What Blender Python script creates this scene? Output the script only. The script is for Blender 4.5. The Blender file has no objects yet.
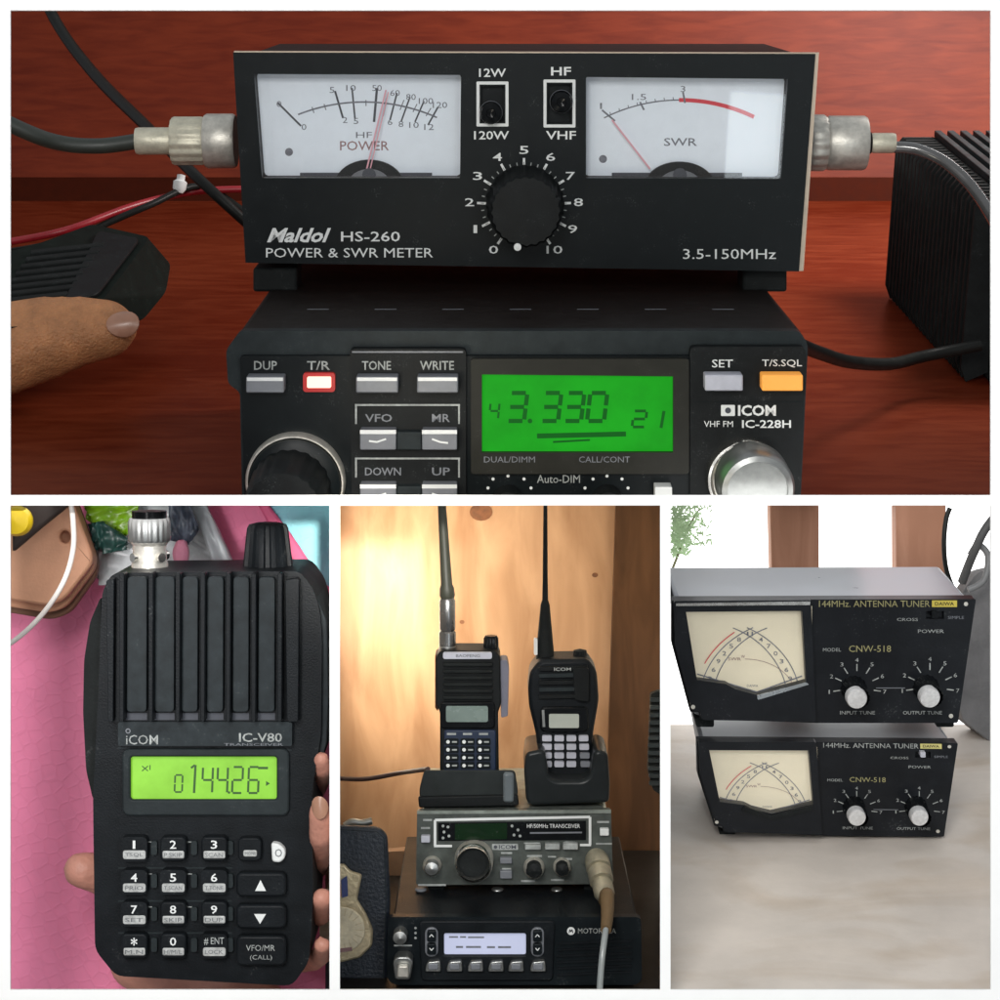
import bpy, bmesh, math, random
from mathutils import Vector, Matrix, Euler
random.seed(7)
S = bpy.context.scene
COL = S.collection
S.unit_settings.scale_length = 0.04          # one unit is about four centimetres
R = math.radians

# ------------------------------------------------------------ camera, world, lights
D = 20.0
cam = bpy.data.objects.new('camera', bpy.data.cameras.new('camera'))
COL.objects.link(cam)
cam.location = (0, -D, 0); cam.rotation_euler = (R(90), 0, 0)
cam.data.sensor_width = 36; cam.data.lens = 36 * D / 10.0; cam.data.clip_end = 400; cam.data.clip_start = 0.1
S.camera = cam
w = bpy.data.worlds.new("World"); S.world = w; w.use_nodes = True
nt = w.node_tree; nt.nodes.clear()
out = nt.nodes.new('ShaderNodeOutputWorld'); bg = nt.nodes.new('ShaderNodeBackground')
tc = nt.nodes.new('ShaderNodeTexCoord'); sx = nt.nodes.new('ShaderNodeSeparateXYZ'); cr = nt.nodes.new('ShaderNodeValToRGB')
mr = nt.nodes.new('ShaderNodeMapRange'); mr.inputs[1].default_value = -1; mr.inputs[2].default_value = 1
nt.links.new(tc.outputs['Generated'], sx.inputs[0]); nt.links.new(sx.outputs['Z'], mr.inputs[0]); nt.links.new(mr.outputs[0], cr.inputs[0])
cr.color_ramp.elements[0].color = (0.30, 0.28, 0.27, 1); cr.color_ramp.elements[1].color = (0.95, 1.0, 1.05, 1)
nt.links.new(cr.outputs[0], bg.inputs[0]); bg.inputs[1].default_value = 0.5
nt.links.new(bg.outputs[0], out.inputs[0])
S.view_settings.view_transform = 'Standard'; S.view_settings.look = 'None'
S.view_settings.exposure = 0; S.view_settings.gamma = 1; S.view_settings.use_curve_mapping = False

def aim(o, loc, target):
    o.location = loc
    o.rotation_euler = (Vector(target) - Vector(loc)).to_track_quat('-Z', 'Y').to_euler()
def area(name, loc, target, size, power, col=(1, 1, 1), sy=None):
    l = bpy.data.lights.new(name, 'AREA'); l.energy = power; l.color = col; l.size = size
    if sy: l.shape = 'RECTANGLE'; l.size_y = sy
    o = bpy.data.objects.new(name, l); COL.objects.link(o); aim(o, loc, target); return o
def spot(name, loc, target, ang, power, col=(1, 1, 1), blend=1, rad=.3):
    l = bpy.data.lights.new(name, 'SPOT'); l.energy = power; l.color = col
    l.spot_size = R(ang); l.spot_blend = blend; l.shadow_soft_size = rad
    o = bpy.data.objects.new(name, l); COL.objects.link(o); aim(o, loc, target); return o

def W(px, py, y):
    s = (D + y) / D
    return Vector(((px - 500) / 100 * s, y, (500 - py) / 100 * s))

area('key_lamp', (-5, -27, 9), (0, 0, 0), 9, 6700, (1, .98, .95))
area('fill_lamp', (9, -24, 2), (2, 0, -1), 6, 1300, (.93, .97, 1))
area('low_lamp', (12, -25, -10), (4, 12, 4), 7, 600, (.85, .95, 1))  # added lamp, set so its reflection pales the meter's right half
area('table_lamp', (17, 22, 20), (13, 41, 14), 9, 12000, (1, .92, .88))
area('window_light', W(342.2, 570, 7.3), W(342.2, 570, 7.3) + Vector((1, .25, 0)), 1.8, 430, (1, .91, .73), 4.4)
spot('wall_fill_spot', (1.5, -24, 1.5), W(362, 560, 8.4), 6.0, 80000, (1, .96, .88), rad=.5)  # added spot behind the camera, brightens the left of the plywood wall
area('mat_fill', (-4.0, 1.4, -.12), (-3.9, 2.6, -5), 2.6, 26, (1, .97, .97), 2.4)  # added lamp hidden edge-on under the shelf board, brightens the mat scene
spot('mat_fill_spot', (-7, -26, -1.5), W(165, 610, 3.2), 13, 14000, (1, .98, .98), blend=.9, rad=2.2)  # added spot behind the camera to lift the pink mat
area('shelf_fill', (0, 3.6, -.12), (0, 4.6, -5), 3.0, 16, (1, .95, .86), 3.0)  # added lamp, edge-on under the board, fills the stacked radios
area('tuner_fill', (4.2, 4.6, -.12), (4.2, 4.8, -5), 3.6, 80, (.97, .98, 1), 7.0)  # added lamp under the board, brightens the pale table and tuner lids

# ------------------------------------------------------------ materials
MATS = {}
def M(name, col=None, rough=.5, metal=0., n=.12, ns=3., bump=.0, bs=30., emit=None, es=1., spec=.5, coat=0., stretch=None):
    if name in MATS: return MATS[name]
    m = bpy.data.materials.new(name); m.use_nodes = True; MATS[name] = m
    t = m.node_tree; b = t.nodes['Principled BSDF']
    b.inputs['Base Color'].default_value = (*col, 1); b.inputs['Roughness'].default_value = rough
    b.inputs['Metallic'].default_value = metal; b.inputs['Specular IOR Level'].default_value = .15 if (max(col) < .03 and spec == .5) else spec
    if coat: b.inputs['Coat Weight'].default_value = coat; b.inputs['Coat Roughness'].default_value = .08
    tc = t.nodes.new('ShaderNodeTexCoord'); mp = t.nodes.new('ShaderNodeMapping')
    t.links.new(tc.outputs['Object'], mp.inputs[0])
    if stretch: mp.inputs['Scale'].default_value = stretch
    if n:
        no = t.nodes.new('ShaderNodeTexNoise'); no.inputs['Scale'].default_value = ns; no.inputs['Detail'].default_value = 6
        no.inputs['Roughness'].default_value = .62
        t.links.new(mp.outputs[0], no.inputs['Vector'])
        r = t.nodes.new('ShaderNodeValToRGB'); e = r.color_ramp.elements
        e[0].position = .32; e[1].position = .7
        e[0].color = (*[c * (1 - n) for c in col], 1); e[1].color = (*[min(1, c * (1 + n)) for c in col], 1)
        t.links.new(no.outputs['Fac'], r.inputs[0]); t.links.new(r.outputs[0], b.inputs['Base Color'])
        if max(col) < .03 and n >= .12 and not emit:      # dust and fine scuffs on the black cases
            du = t.nodes.new('ShaderNodeTexNoise'); du.inputs['Scale'].default_value = 38; du.inputs['Detail'].default_value = 2
            t.links.new(mp.outputs[0], du.inputs['Vector'])
            ar = t.nodes.new('ShaderNodeMath'); ar.operation = 'MULTIPLY'; t.links.new(du.outputs['Fac'], ar.inputs[0]); t.links.new(no.outputs['Fac'], ar.inputs[1])
            dr = t.nodes.new('ShaderNodeMapRange'); dr.inputs[1].default_value = .37; dr.inputs[2].default_value = .46; dr.inputs[3].default_value = 0; dr.inputs[4].default_value = .5
            t.links.new(ar.outputs[0], dr.inputs[0]); dm = t.nodes.new('ShaderNodeMix'); dm.data_type = 'RGBA'
            t.links.new(dr.outputs[0], dm.inputs[0]); t.links.new(r.outputs[0], dm.inputs[6]); dm.inputs[7].default_value = (.075, .08, .078, 1)
            t.links.new(dm.outputs[2], b.inputs['Base Color'])
        rr = t.nodes.new('ShaderNodeMapRange'); rr.inputs[3].default_value = max(0, rough - .09); rr.inputs[4].default_value = min(1, rough + .12)
        t.links.new(no.outputs['Fac'], rr.inputs[0]); t.links.new(rr.outputs[0], b.inputs['Roughness'])
    if bump:
        n2 = t.nodes.new('ShaderNodeTexNoise'); n2.inputs['Scale'].default_value = bs; n2.inputs['Detail'].default_value = 4
        t.links.new(mp.outputs[0], n2.inputs['Vector'])
        bp = t.nodes.new('ShaderNodeBump'); bp.inputs['Strength'].default_value = bump; bp.inputs['Distance'].default_value = .05
        t.links.new(n2.outputs['Fac'], bp.inputs['Height']); t.links.new(bp.outputs[0], b.inputs['Normal'])
    if emit:
        b.inputs['Emission Color'].default_value = (*emit, 1); b.inputs['Emission Strength'].default_value = es
        if n > .12:
            r2 = t.nodes.new('ShaderNodeValToRGB'); e = r2.color_ramp.elements; e[0].position = .3; e[1].position = .7
            e[0].color = (*[c * (1 - n) for c in emit], 1); e[1].color = (*[min(1, c * (1 + n * .6)) for c in emit], 1)
            t.links.new(no.outputs['Fac'], r2.inputs[0]); t.links.new(r2.outputs[0], b.inputs['Emission Color'])
    return m
def wood(name, c0, c1, scale=(1, 1, 1), rough=.4, ns=2.2, planks=0, axis='Z', bump=.15):
    m = bpy.data.materials.new(name); m.use_nodes = True; MATS[name] = m
    t = m.node_tree; b = t.nodes['Principled BSDF']
    tc = t.nodes.new('ShaderNodeTexCoord'); mp = t.nodes.new('ShaderNodeMapping'); mp.inputs['Scale'].default_value = scale
    t.links.new(tc.outputs['Object'], mp.inputs[0])
    no = t.nodes.new('ShaderNodeTexNoise'); no.inputs['Scale'].default_value = ns; no.inputs['Detail'].default_value = 8; no.inputs['Distortion'].default_value = .6
    t.links.new(mp.outputs[0], no.inputs['Vector'])
    big = t.nodes.new('ShaderNodeTexNoise'); big.inputs['Scale'].default_value = .18; big.inputs['Detail'].default_value = 3
    t.links.new(tc.outputs['Object'], big.inputs['Vector'])
    mx = t.nodes.new('ShaderNodeMath'); mx.operation = 'ADD'; t.links.new(no.outputs['Fac'], mx.inputs[0])
    m2 = t.nodes.new('ShaderNodeMath'); m2.operation = 'MULTIPLY_ADD'; m2.inputs[1].default_value = .8; m2.inputs[2].default_value = -.4
    t.links.new(big.outputs['Fac'], m2.inputs[0]); t.links.new(m2.outputs[0], mx.inputs[1])
    r = t.nodes.new('ShaderNodeValToRGB'); e = r.color_ramp.elements
    e[0].position = .3; e[0].color = (*c0, 1); e[1].position = .72; e[1].color = (*c1, 1)
    t.links.new(mx.outputs[0], r.inputs[0]); t.links.new(r.outputs[0], b.inputs['Base Color'])
    b.inputs['Roughness'].default_value = rough; b.inputs['Specular IOR Level'].default_value = .14
    bp = t.nodes.new('ShaderNodeBump'); bp.inputs['Strength'].default_value = bump; bp.inputs['Distance'].default_value = .05
    t.links.new(no.outputs['Fac'], bp.inputs['Height']); t.links.new(bp.outputs[0], b.inputs['Normal'])
    return m
def glass(name, tint=(1, 1, 1), fac=.025, rough=.03):
    m = bpy.data.materials.new(name); m.use_nodes = True; MATS[name] = m
    t = m.node_tree; t.nodes.clear()
    o = t.nodes.new('ShaderNodeOutputMaterial'); tr = t.nodes.new('ShaderNodeBsdfTransparent'); g = t.nodes.new('ShaderNodeBsdfGlossy')
    tr.inputs[0].default_value = (*tint, 1); g.inputs['Roughness'].default_value = rough
    lw = t.nodes.new('ShaderNodeLayerWeight'); lw.inputs[0].default_value = .25
    ml = t.nodes.new('ShaderNodeMath'); ml.operation = 'MULTIPLY_ADD'; ml.inputs[1].default_value = .6; ml.inputs[2].default_value = fac
    t.links.new(lw.outputs['Fresnel'], ml.inputs[0])
    mx = t.nodes.new('ShaderNodeMixShader'); t.links.new(ml.outputs[0], mx.inputs[0])
    t.links.new(tr.outputs[0], mx.inputs[1]); t.links.new(g.outputs[0], mx.inputs[2]); t.links.new(mx.outputs[0], o.inputs[0])
    return m
def emis(name, col, s):
    m = bpy.data.materials.new(name); m.use_nodes = True; MATS[name] = m
    t = m.node_tree; t.nodes.clear(); o = t.nodes.new('ShaderNodeOutputMaterial'); e = t.nodes.new('ShaderNodeEmission')
    e.inputs[0].default_value = (*col, 1); e.inputs[1].default_value = s; t.links.new(e.outputs[0], o.inputs[0]); return m

black = M('black_paint', (.005, .0075, .0085), .36, bump=.05, bs=60)
satin = M('satin_black_plastic', (.008, .0095, .010), .5, n=.3, bump=.08, bs=45)
rubber = M('black_rubber', (.012, .014, .014), .75, n=.3, bump=.15)
gloss = M('gloss_black_plastic', (.006, .007, .008), .15, n=.2)
charcoal = M('charcoal_plastic', (.020, .026, .028), .5, n=.25, bump=.06, bs=35)
greyp = M('grey_button_plastic', (.17, .18, .20), .45)
lightgrey = M('pale_grey_plastic', (.45, .46, .52), .45)
white = M('white_print', (.72, .74, .73), .6, n=0)
dimwhite = M('worn_white_print', (.32, .34, .33), .6, n=.3, ns=12)
greyink = M('grey_print', (.12, .13, .14), .6, n=0)
paper = M('dial_paper', (.74, .80, .86), .6, n=.03, emit=(.70, .82, .95), es=.07)
ink = M('black_ink', (.05, .055, .07), .6, n=0)
softink = M('grey_ink', (.16, .17, .2), .6, n=.3, ns=15)
redink = M('red_ink', (.65, .03, .05), .5, n=0)
pinkink = M('pink_needle_paint', (.72, .36, .42), .5, n=0)
brownink = M('brown_ink', (.28, .16, .16), .5, n=0)
beige = M('bare_aluminium_edge', (.52, .43, .33), .45, .4)
nickel = M('nickel_plate', (.60, .58, .52), .42, .6, n=.2, ns=6, bump=.1)
chrome = M('chrome_plate', (.75, .74, .70), .16, 1.0, n=.15)
steel = M('brushed_steel', (.38, .39, .38), .35, .9, n=.2)
cream = M('cream_metal', (.60, .57, .45), .4, .35, n=.18, ns=5, bump=.15)
clear = glass('clear_cover')
skin = M('skin', (.46, .205, .085), .55, n=.26, ns=2.4, bump=.8, bs=18)
skin.node_tree.nodes['Principled BSDF'].inputs['Subsurface Weight'].default_value = .15
skin.node_tree.nodes['Principled BSDF'].inputs['Subsurface Radius'].default_value = (.3, .12, .06)
nail = M('fingernail', (.40, .21, .14), .3, n=.08)
whitepaint = M('white_board', (.86, .86, .85), .55, n=.015)
lcd1 = M('green_backlit_screen', (.004, .07, .006), .6, n=.35, ns=.35, emit=(.008, .33, .008), es=.9, spec=.1)
lcd1d = M('screen_segments_dark_green', (.005, .09, .01), .4, n=0, emit=(.002, .03, .003), es=.5, spec=.1)
lcd2 = M('lime_backlit_screen', (.14, .3, .03), .3, n=.15, ns=2, emit=(.24, .62, .035), es=.62)
lcd2d = M('screen_segments_olive', (.02, .06, .01), .4, n=0, emit=(.02, .07, .01), es=.5)
orange = M('orange_lit_button', (.7, .3, .05), .4, n=.05, emit=(.9, .36, .06), es=.5)
ledm = M('lit_led', (.8, .3, .25), .4, n=0, emit=(1, .55, .42), es=1.5)
ledr = M('red_glowing_rim', (.25, .01, .01), .4, n=0, emit=(.5, .01, .005), es=.35)

# ------------------------------------------------------------ mesh builder
TXT = {}
def textmesh(s, bold, shear):
    k = (s, bold, shear)
    if k in TXT: return TXT[k]
    c = bpy.data.curves.new('t', 'FONT'); c.body = s; c.offset = bold; c.shear = shear; c.resolution_u = 2; c.fill_mode = 'FRONT'
    o = bpy.data.objects.new('t', c); COL.objects.link(o)
    dg = bpy.context.evaluated_depsgraph_get(); me = bpy.data.meshes.new_from_object(o.evaluated_get(dg))
    vs = [v.co.copy() for v in me.vertices]; fs = [list(p.vertices) for p in me.polygons]
    bpy.data.objects.remove(o); bpy.data.curves.remove(c); bpy.data.meshes.remove(me)
    x0 = min(v.x for v in vs); x1 = max(v.x for v in vs); y0 = min(v.y for v in vs); y1 = max(v.y for v in vs)
    vs = [((v.x - x0) / (x1 - x0), (v.y - y0) / (y1 - y0)) for v in vs]
    TXT[k] = (vs, fs); return TXT[k]

def newobj(name, me, parent=None, bevel=0, seg=2):
    o = bpy.data.objects.new(name, me); COL.objects.link(o)
    if parent: o.parent = parent
    if bevel:
        b = o.modifiers.new('bevel', 'BEVEL'); b.width = bevel; b.segments = seg; b.limit_method = 'ANGLE'; b.angle_limit = R(40)
    return o
class MB:
    def __init__(s): s.v = []; s.f = []; s.m = []; s.mats = []
    def mi(s, m):
        if m not in s.mats: s.mats.append(m)
        return s.mats.index(m)
    def add(s, vs, fs, m):
        n = len(s.v); s.v += [Vector(v) for v in vs]; i = s.mi(m)
        for f in fs: s.f.append([n + k for k in f]); s.m.append(i)
        return s
    def box(s, x0, x1, y0, y1, z0, z1, m):
        return s.add([(x, y, z) for x in (x0, x1) for y in (y0, y1) for z in (z0, z1)],
                     [(0, 1, 3, 2), (4, 6, 7, 5), (0, 4, 5, 1), (2, 3, 7, 6), (0, 2, 6, 4), (1, 5, 7, 3)], m)
    def loft(s, A, B, m, capA=True, capB=True):
        n = len(A); fs = [(i, (i + 1) % n, n + (i + 1) % n, n + i) for i in range(n)]
        if capA: fs.append(tuple(range(n)))
        if capB: fs.append(tuple(range(2 * n - 1, n - 1, -1)))
        return s.add(list(A) + list(B), fs, m)
    def flat(s, A, m): return s.add(A, [tuple(range(len(A)))], m)
    def lathe(s, c, axis, prof, m, n=32, flute=0, fd=0, cap=True):
        c = Vector(c); a = Vector(axis).normalized(); u = a.orthogonal().normalized(); v = a.cross(u)
        vs = []; k = len(prof)
        for (r, h) in prof:
            for i in range(n):
                t = 2 * math.pi * i / n; rr = r * (1 - (fd if flute and (i * flute // n * 2) % 2 == 0 and (i * flute * 2 // n) % 2 else 0))
                vs.append(c + a * h + (u * math.cos(t) + v * math.sin(t)) * rr)
        fs = [(j * n + i, j * n + (i + 1) % n, (j + 1) * n + (i + 1) % n, (j + 1) * n + i) for j in range(k - 1) for i in range(n)]
        if cap: fs += [tuple(range(n)), tuple(range((k - 1) * n, k * n))]
        return s.add(vs, fs, m)
    def tube(s, pts, r, m, n=10, sub=6, cap=True):
        P = [Vector(p) for p in pts]; rs = r if isinstance(r, (list, tuple)) else [r] * len(P)
        Q = []; q = []
        for i in range(len(P) - 1):
            p0 = P[max(i - 1, 0)]; p1 = P[i]; p2 = P[i + 1]; p3 = P[min(i + 2, len(P) - 1)]
            for k in range(sub):
                t = k / sub
                Q.append(.5 * ((2 * p1) + (p2 - p0) * t + (2 * p0 - 5 * p1 + 4 * p2 - p3) * t * t + (3 * p1 - p0 - 3 * p2 + p3) * t ** 3))
                q.append(rs[i] * (1 - t) + rs[i + 1] * t)
        Q.append(P[-1]); q.append(rs[-1])
        u = None; vs = []
        for i, p in enumerate(Q):
            d = (Q[min(i + 1, len(Q) - 1)] - Q[max(i - 1, 0)]).normalized()
            u = d.orthogonal() if u is None else (u - d * u.dot(d)); u.normalize(); v = d.cross(u)
            vs += [p + (u * math.cos(2 * math.pi * k / n) + v * math.sin(2 * math.pi * k / n)) * q[i] for k in range(n)]
        fs = [(j * n + i, j * n + (i + 1) % n, (j + 1) * n + (i + 1) % n, (j + 1) * n + i) for j in range(len(Q) - 1) for i in range(n)]
        if cap: fs += [tuple(range(n)), tuple(range((len(Q) - 1) * n, len(Q) * n))]
        return s.add(vs, fs, m)
    def mesh(s, name='m'):
        me = bpy.data.meshes.new(name); me.from_pydata([tuple(v) for v in s.v], [], s.f)
        for m in s.mats: me.materials.append(m)
        me.polygons.foreach_set('material_index', s.m)
        bm = bmesh.new(); bm.from_mesh(me); bmesh.ops.recalc_face_normals(bm, faces=bm.faces); bm.to_mesh(me); bm.free()
        me.polygons.foreach_set('use_smooth', [True] * len(me.polygons)); me.set_sharp_from_angle(angle=R(38)); me.update()
        return me
    def cut(s, other):
        a = newobj('a', s.mesh()); b = newobj('b', other.mesh())
        md = a.modifiers.new('b', 'BOOLEAN'); md.object = b; md.operation = 'DIFFERENCE'; md.solver = 'EXACT'; md.use_self = True
        dg = bpy.context.evaluated_depsgraph_get(); me = bpy.data.meshes.new_from_object(a.evaluated_get(dg))
        s.v = [v.co.copy() for v in me.vertices]; s.f = [list(p.vertices) for p in me.polygons]
        s.m = [min(p.material_index, len(s.mats) - 1) for p in me.polygons]
        bpy.data.objects.remove(a); bpy.data.objects.remove(b); return s
    def build(s, name, parent=None, bevel=0, seg=2, label=None):
        o = newobj(name, s.mesh(name), parent, bevel, seg)
        if label: o['label'] = label
        return o
def tag(o, label, cat, group=None, kind=None):
    if label: o['label'] = label
    if cat: o['category'] = cat
    if group: o['group'] = group
    if kind: o['kind'] = kind
    return o
def rrect(x0, y0, x1, y1, r, n=4):
    P = []
    for cx, cy, a in ((x1 - r, y0 + r, -90), (x1 - r, y1 - r, 0), (x0 + r, y1 - r, 90), (x0 + r, y0 + r, 180)):
        for k in range(n + 1):
            t = R(a + 90 * k / n); P.append((cx + r * math.cos(t), cy + r * math.sin(t)))
    return P
def rpoly(pts, r, n=3):
    P = []; N = len(pts)
    for i in range(N):
        p = Vector(pts[i]); a = Vector(pts[i - 1]); b = Vector(pts[(i + 1) % N])
        da = (a - p); db = (b - p); ra = min(r, da.length * .45, db.length * .45)
        A = p + da.normalized() * ra; B = p + db.normalized() * ra
        for k in range(n + 1):
            t = k / n; P.append(tuple(A * (1 - t) ** 2 + p * 2 * t * (1 - t) + B * t * t))
    return P
def circ(cx, cy, r, n=20, a0=0, a1=360, ry=None):
    full = (a1 - a0) == 360
    return [(cx + r * math.cos(R(a0 + (a1 - a0) * k / (n if full else n - 1))), cy - (ry or r) * math.sin(R(a0 + (a1 - a0) * k / (n if full else n - 1)))) for k in range(n)]
SEG = {'0': 'abcdef', '1': 'bc', '2': 'abged', '3': 'abgcd', '4': 'fgbc', '5': 'afgcd', '6': 'afgcde', '7': 'abc', '8': 'abcdefg', '9': 'abcdfg'}
class Unit:
    """a thing with its own tilted frame; p() finds the place on its (raised) face that a sight line reaches"""
    def __init__(s, name, label, cat, px, py, y, pitch=0, yaw=0, roll=0, group=None, mp=None):
        s.e = bpy.data.objects.new(name, None); COL.objects.link(s.e); tag(s.e, label, cat, group)
        s.M = Matrix.Translation(W(px, py, y)) @ Euler((0, 0, R(yaw))).to_matrix().to_4x4() @ Euler((R(pitch), 0, 0)).to_matrix().to_4x4() @ Euler((0, R(roll), 0)).to_matrix().to_4x4()
        s.e.matrix_world = s.M; s.I = s.M.inverted(); s.mp = mp
        s.e.empty_display_size = .3
        s.C = s.I @ Vector((0, -D, 0)); s.k = (D + y) / D / 100
    def p(s, px, py, h=0):
        if s.mp: px, py = s.mp(px, py)
        d = (s.I @ W(px, py, 0)) - s.C; t = (-h - s.C.y) / d.y; return s.C + d * t
    def P(s, pts, h, h0=None):
        q = [s.p(a, b, h) for a, b in pts]
        if h0 is None: return q
        return [Vector((v.x, -h0, v.z)) for v in q]
    def prism(s, mb, pts, h0, h1, m, ref=None):
        return mb.loft(s.P(pts, h1), s.P(pts, h1, h0), m)
    def pad(s, mb, x0, y0, x1, y1, h0, h1, m, r=2):
        return s.prism(mb, rrect(x0, y0, x1, y1, min(r, abs(x1 - x0) * .45, abs(y1 - y0) * .45)) if r else [(x0, y0), (x1, y0), (x1, y1), (x0, y1)], h0, h1, m)
    def flat(s, mb, pts, h, m): return mb.flat(s.P(pts, h), m)
    def stroke(s, mb, pts, wd, h, m):
        for (a, b) in zip(pts[:-1], pts[1:]):
            a2 = Vector(a); b2 = Vector(b); d = (b2 - a2).normalized(); n = Vector((-d.y, d.x)) * wd / 2
            s.flat(mb, [tuple(a2 - n), tuple(b2 - n), tuple(b2 + n), tuple(a2 + n)], h, m); h += .0004
    def text(s, mb, st, x0, y0, x1, y1, h, m, bold=.0, shear=0.):
        bold *= 0 if ('M' in st and len(st) > 4 and st != 'Maldol') else .6
        if st == '1': xm = (x0 + x1) / 2; x0, x1 = xm - (x1 - x0) * .2, xm + (x1 - x0) * .2
        vs, fs = textmesh(st, bold, shear)
        mb.add([s.p(x0 + (x1 - x0) * a, y1 + (y0 - y1) * b, h) for a, b in vs], fs, m)
    def digit(s, mb, ch, x0, y0, x1, y1, w_, h, m, sl=0.):
        def X(x, y): return (x + sl * (y1 - y), y)
        ym = (y0 + y1) / 2; g = w_ * .35
        L = {'a': ((x0 + g, y0), (x1 - g, y0)), 'g': ((x0 + g, ym), (x1 - g, ym)), 'd': ((x0 + g, y1), (x1 - g, y1)),
             'f': ((x0, y0 + g), (x0, ym - g)), 'b': ((x1, y0 + g), (x1, ym - g)), 'e': ((x0, ym + g), (x0, y1 - g)), 'c': ((x1, ym + g), (x1, y1 - g))}
        for i, k in enumerate(SEG[ch]): s.stroke(mb, [X(*L[k][0]), X(*L[k][1])], w_, h + i * .0003, m)
    def cutter(s, mb, pts, h0, h1, ref):
        q = s.P(pts, ref); a = bpy.data.materials['black_paint']
        return mb.loft([Vector((v.x, -h1, v.z)) for v in q], [Vector((v.x, -h0, v.z)) for v in q], a)
    def knob(s, mb, px, py, r, prof, m, h0=0, n=32, at=None, **k):
        """prof: (radius fraction, height) of a turned shape standing on the face at h0"""
        c = s.p(px, py, h0 if at is None else at); c.y = -h0
        return mb.lathe(c, (0, -1, 0), [(r * s.k * a, b) for a, b in prof], m, n, **k)

def capsules_hand(name, chains, label, cat, mat, vox=.06, smooth=6):
    vs = MB()
    for ch in chains:
        for (a, ra), (b, rb) in zip(ch[:-1], ch[1:]):
            L = (b - a).length; steps = max(2, int(L / (min(ra, rb) * .35)))
            for k in range(steps + 1):
                t = k / steps; c = a.lerp(b, t); r = ra * (1 - t) + rb * t
                n = 14; prof = [(r * math.sin(math.pi * j / 8) + 1e-4, -r * math.cos(math.pi * j / 8)) for j in range(9)]
                vs.lathe(c, (0, 0, 1), prof, mat, n)
    o = newobj(name, vs.mesh(name))
    md = o.modifiers.new('remesh', 'REMESH'); md.mode = 'VOXEL'; md.voxel_size = vox; md.use_smooth_shade = True
    sm = o.modifiers.new('smooth', 'SMOOTH'); sm.factor = .7; sm.iterations = smooth
    dg = bpy.context.evaluated_depsgraph_get(); me = bpy.data.meshes.new_from_object(o.evaluated_get(dg)); me.name = name
    o.modifiers.clear(); o.data = me; me.materials.clear(); me.materials.append(mat)
    me.polygons.foreach_set('use_smooth', [True] * len(me.polygons))
    tag(o, label, cat); return o
def nailpart(parent, c, ax, nrm, ln, wd):
    ax = Vector(ax).normalized(); nrm = Vector(nrm).normalized(); sd = ax.cross(nrm).normalized(); nrm = sd.cross(ax).normalized()
    mb = MB(); A = []; n = 20; rings = []
    for rr, hh in ((1, -.05), (.97, .03), (.6, .10), (.2, .13)):
        rings.append([Vector(c) + ax * ln * rr * math.cos(2 * math.pi * k / n) * (1 if math.cos(2 * math.pi * k / n) < 0 else .85) + sd * wd * rr * math.sin(2 * math.pi * k / n) + nrm * wd * (hh - .35 * (rr * math.sin(2 * math.pi * k / n)) ** 2) for k in range(n)])
    vs = sum(rings, []); fs = [(j * n + i, j * n + (i + 1) % n, (j + 1) * n + (i + 1) % n, (j + 1) * n + i) for j in range(3) for i in range(n)] + [tuple(range(3 * n, 4 * n))]
    mb.add(vs, fs, nail); o = mb.build('fingernail', parent); o.matrix_parent_inverse = parent.matrix_world.inverted(); return o

def hit(px, py, pt, n):
    o = Vector((0, -D, 0)); d = W(px, py, 0) - o; n = Vector(n); return o + d * ((Vector(pt) - o).dot(n) / d.dot(n))
def structure(o): o['kind'] = 'structure'; return o

# ------------------------------------------------------------ the white display frame that holds the four scenes
BACK = 9.7
fr = bpy.data.objects.new('display_frame', None); COL.objects.link(fr)
tag(fr, 'white frame with thin bars and boards dividing the four small scenes', 'frame')
mb = MB()
def bar(x0, y0, x1, y1, ya=-.03, yb=0.0):
    a = [W(x, y, 0) for x, y in ((x0, y0), (x1, y0), (x1, y1), (x0, y1))]
    mb.loft([Vector((v.x, ya, v.z)) for v in a], [Vector((v.x, yb, v.z)) for v in a], whitepaint)
bar(-60, -60, 1060, 11); bar(-60, 989, 1060, 1060); bar(-60, 11, 11, 989); bar(990, 11, 1060, 989)
mb.build('outer_border', fr)
mb = MB(); bar(11, 495, 990, 505.5, -.04, BACK); mb.build('shelf_board', fr)
for cx, hw in ((335, 5.2), (665, 5.2)):
    mb = MB(); a = [W(cx + s * hw, 500, 0) for s in (-1, 1)]; b = [W(cx + s * hw * .6, 500, BACK) for s in (-1, 1)]
    lo = -7.3
    A = [Vector((a[0].x, -.035, -.056)), Vector((a[1].x, -.035, -.056)), Vector((b[1].x, BACK, -.056)), Vector((b[0].x, BACK, -.056))]
    mb.loft(A, [Vector((v.x, v.y, -4.89 if v.y < 1 else lo)) for v in A], whitepaint)
    mb.build('divider_board', fr)

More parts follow.
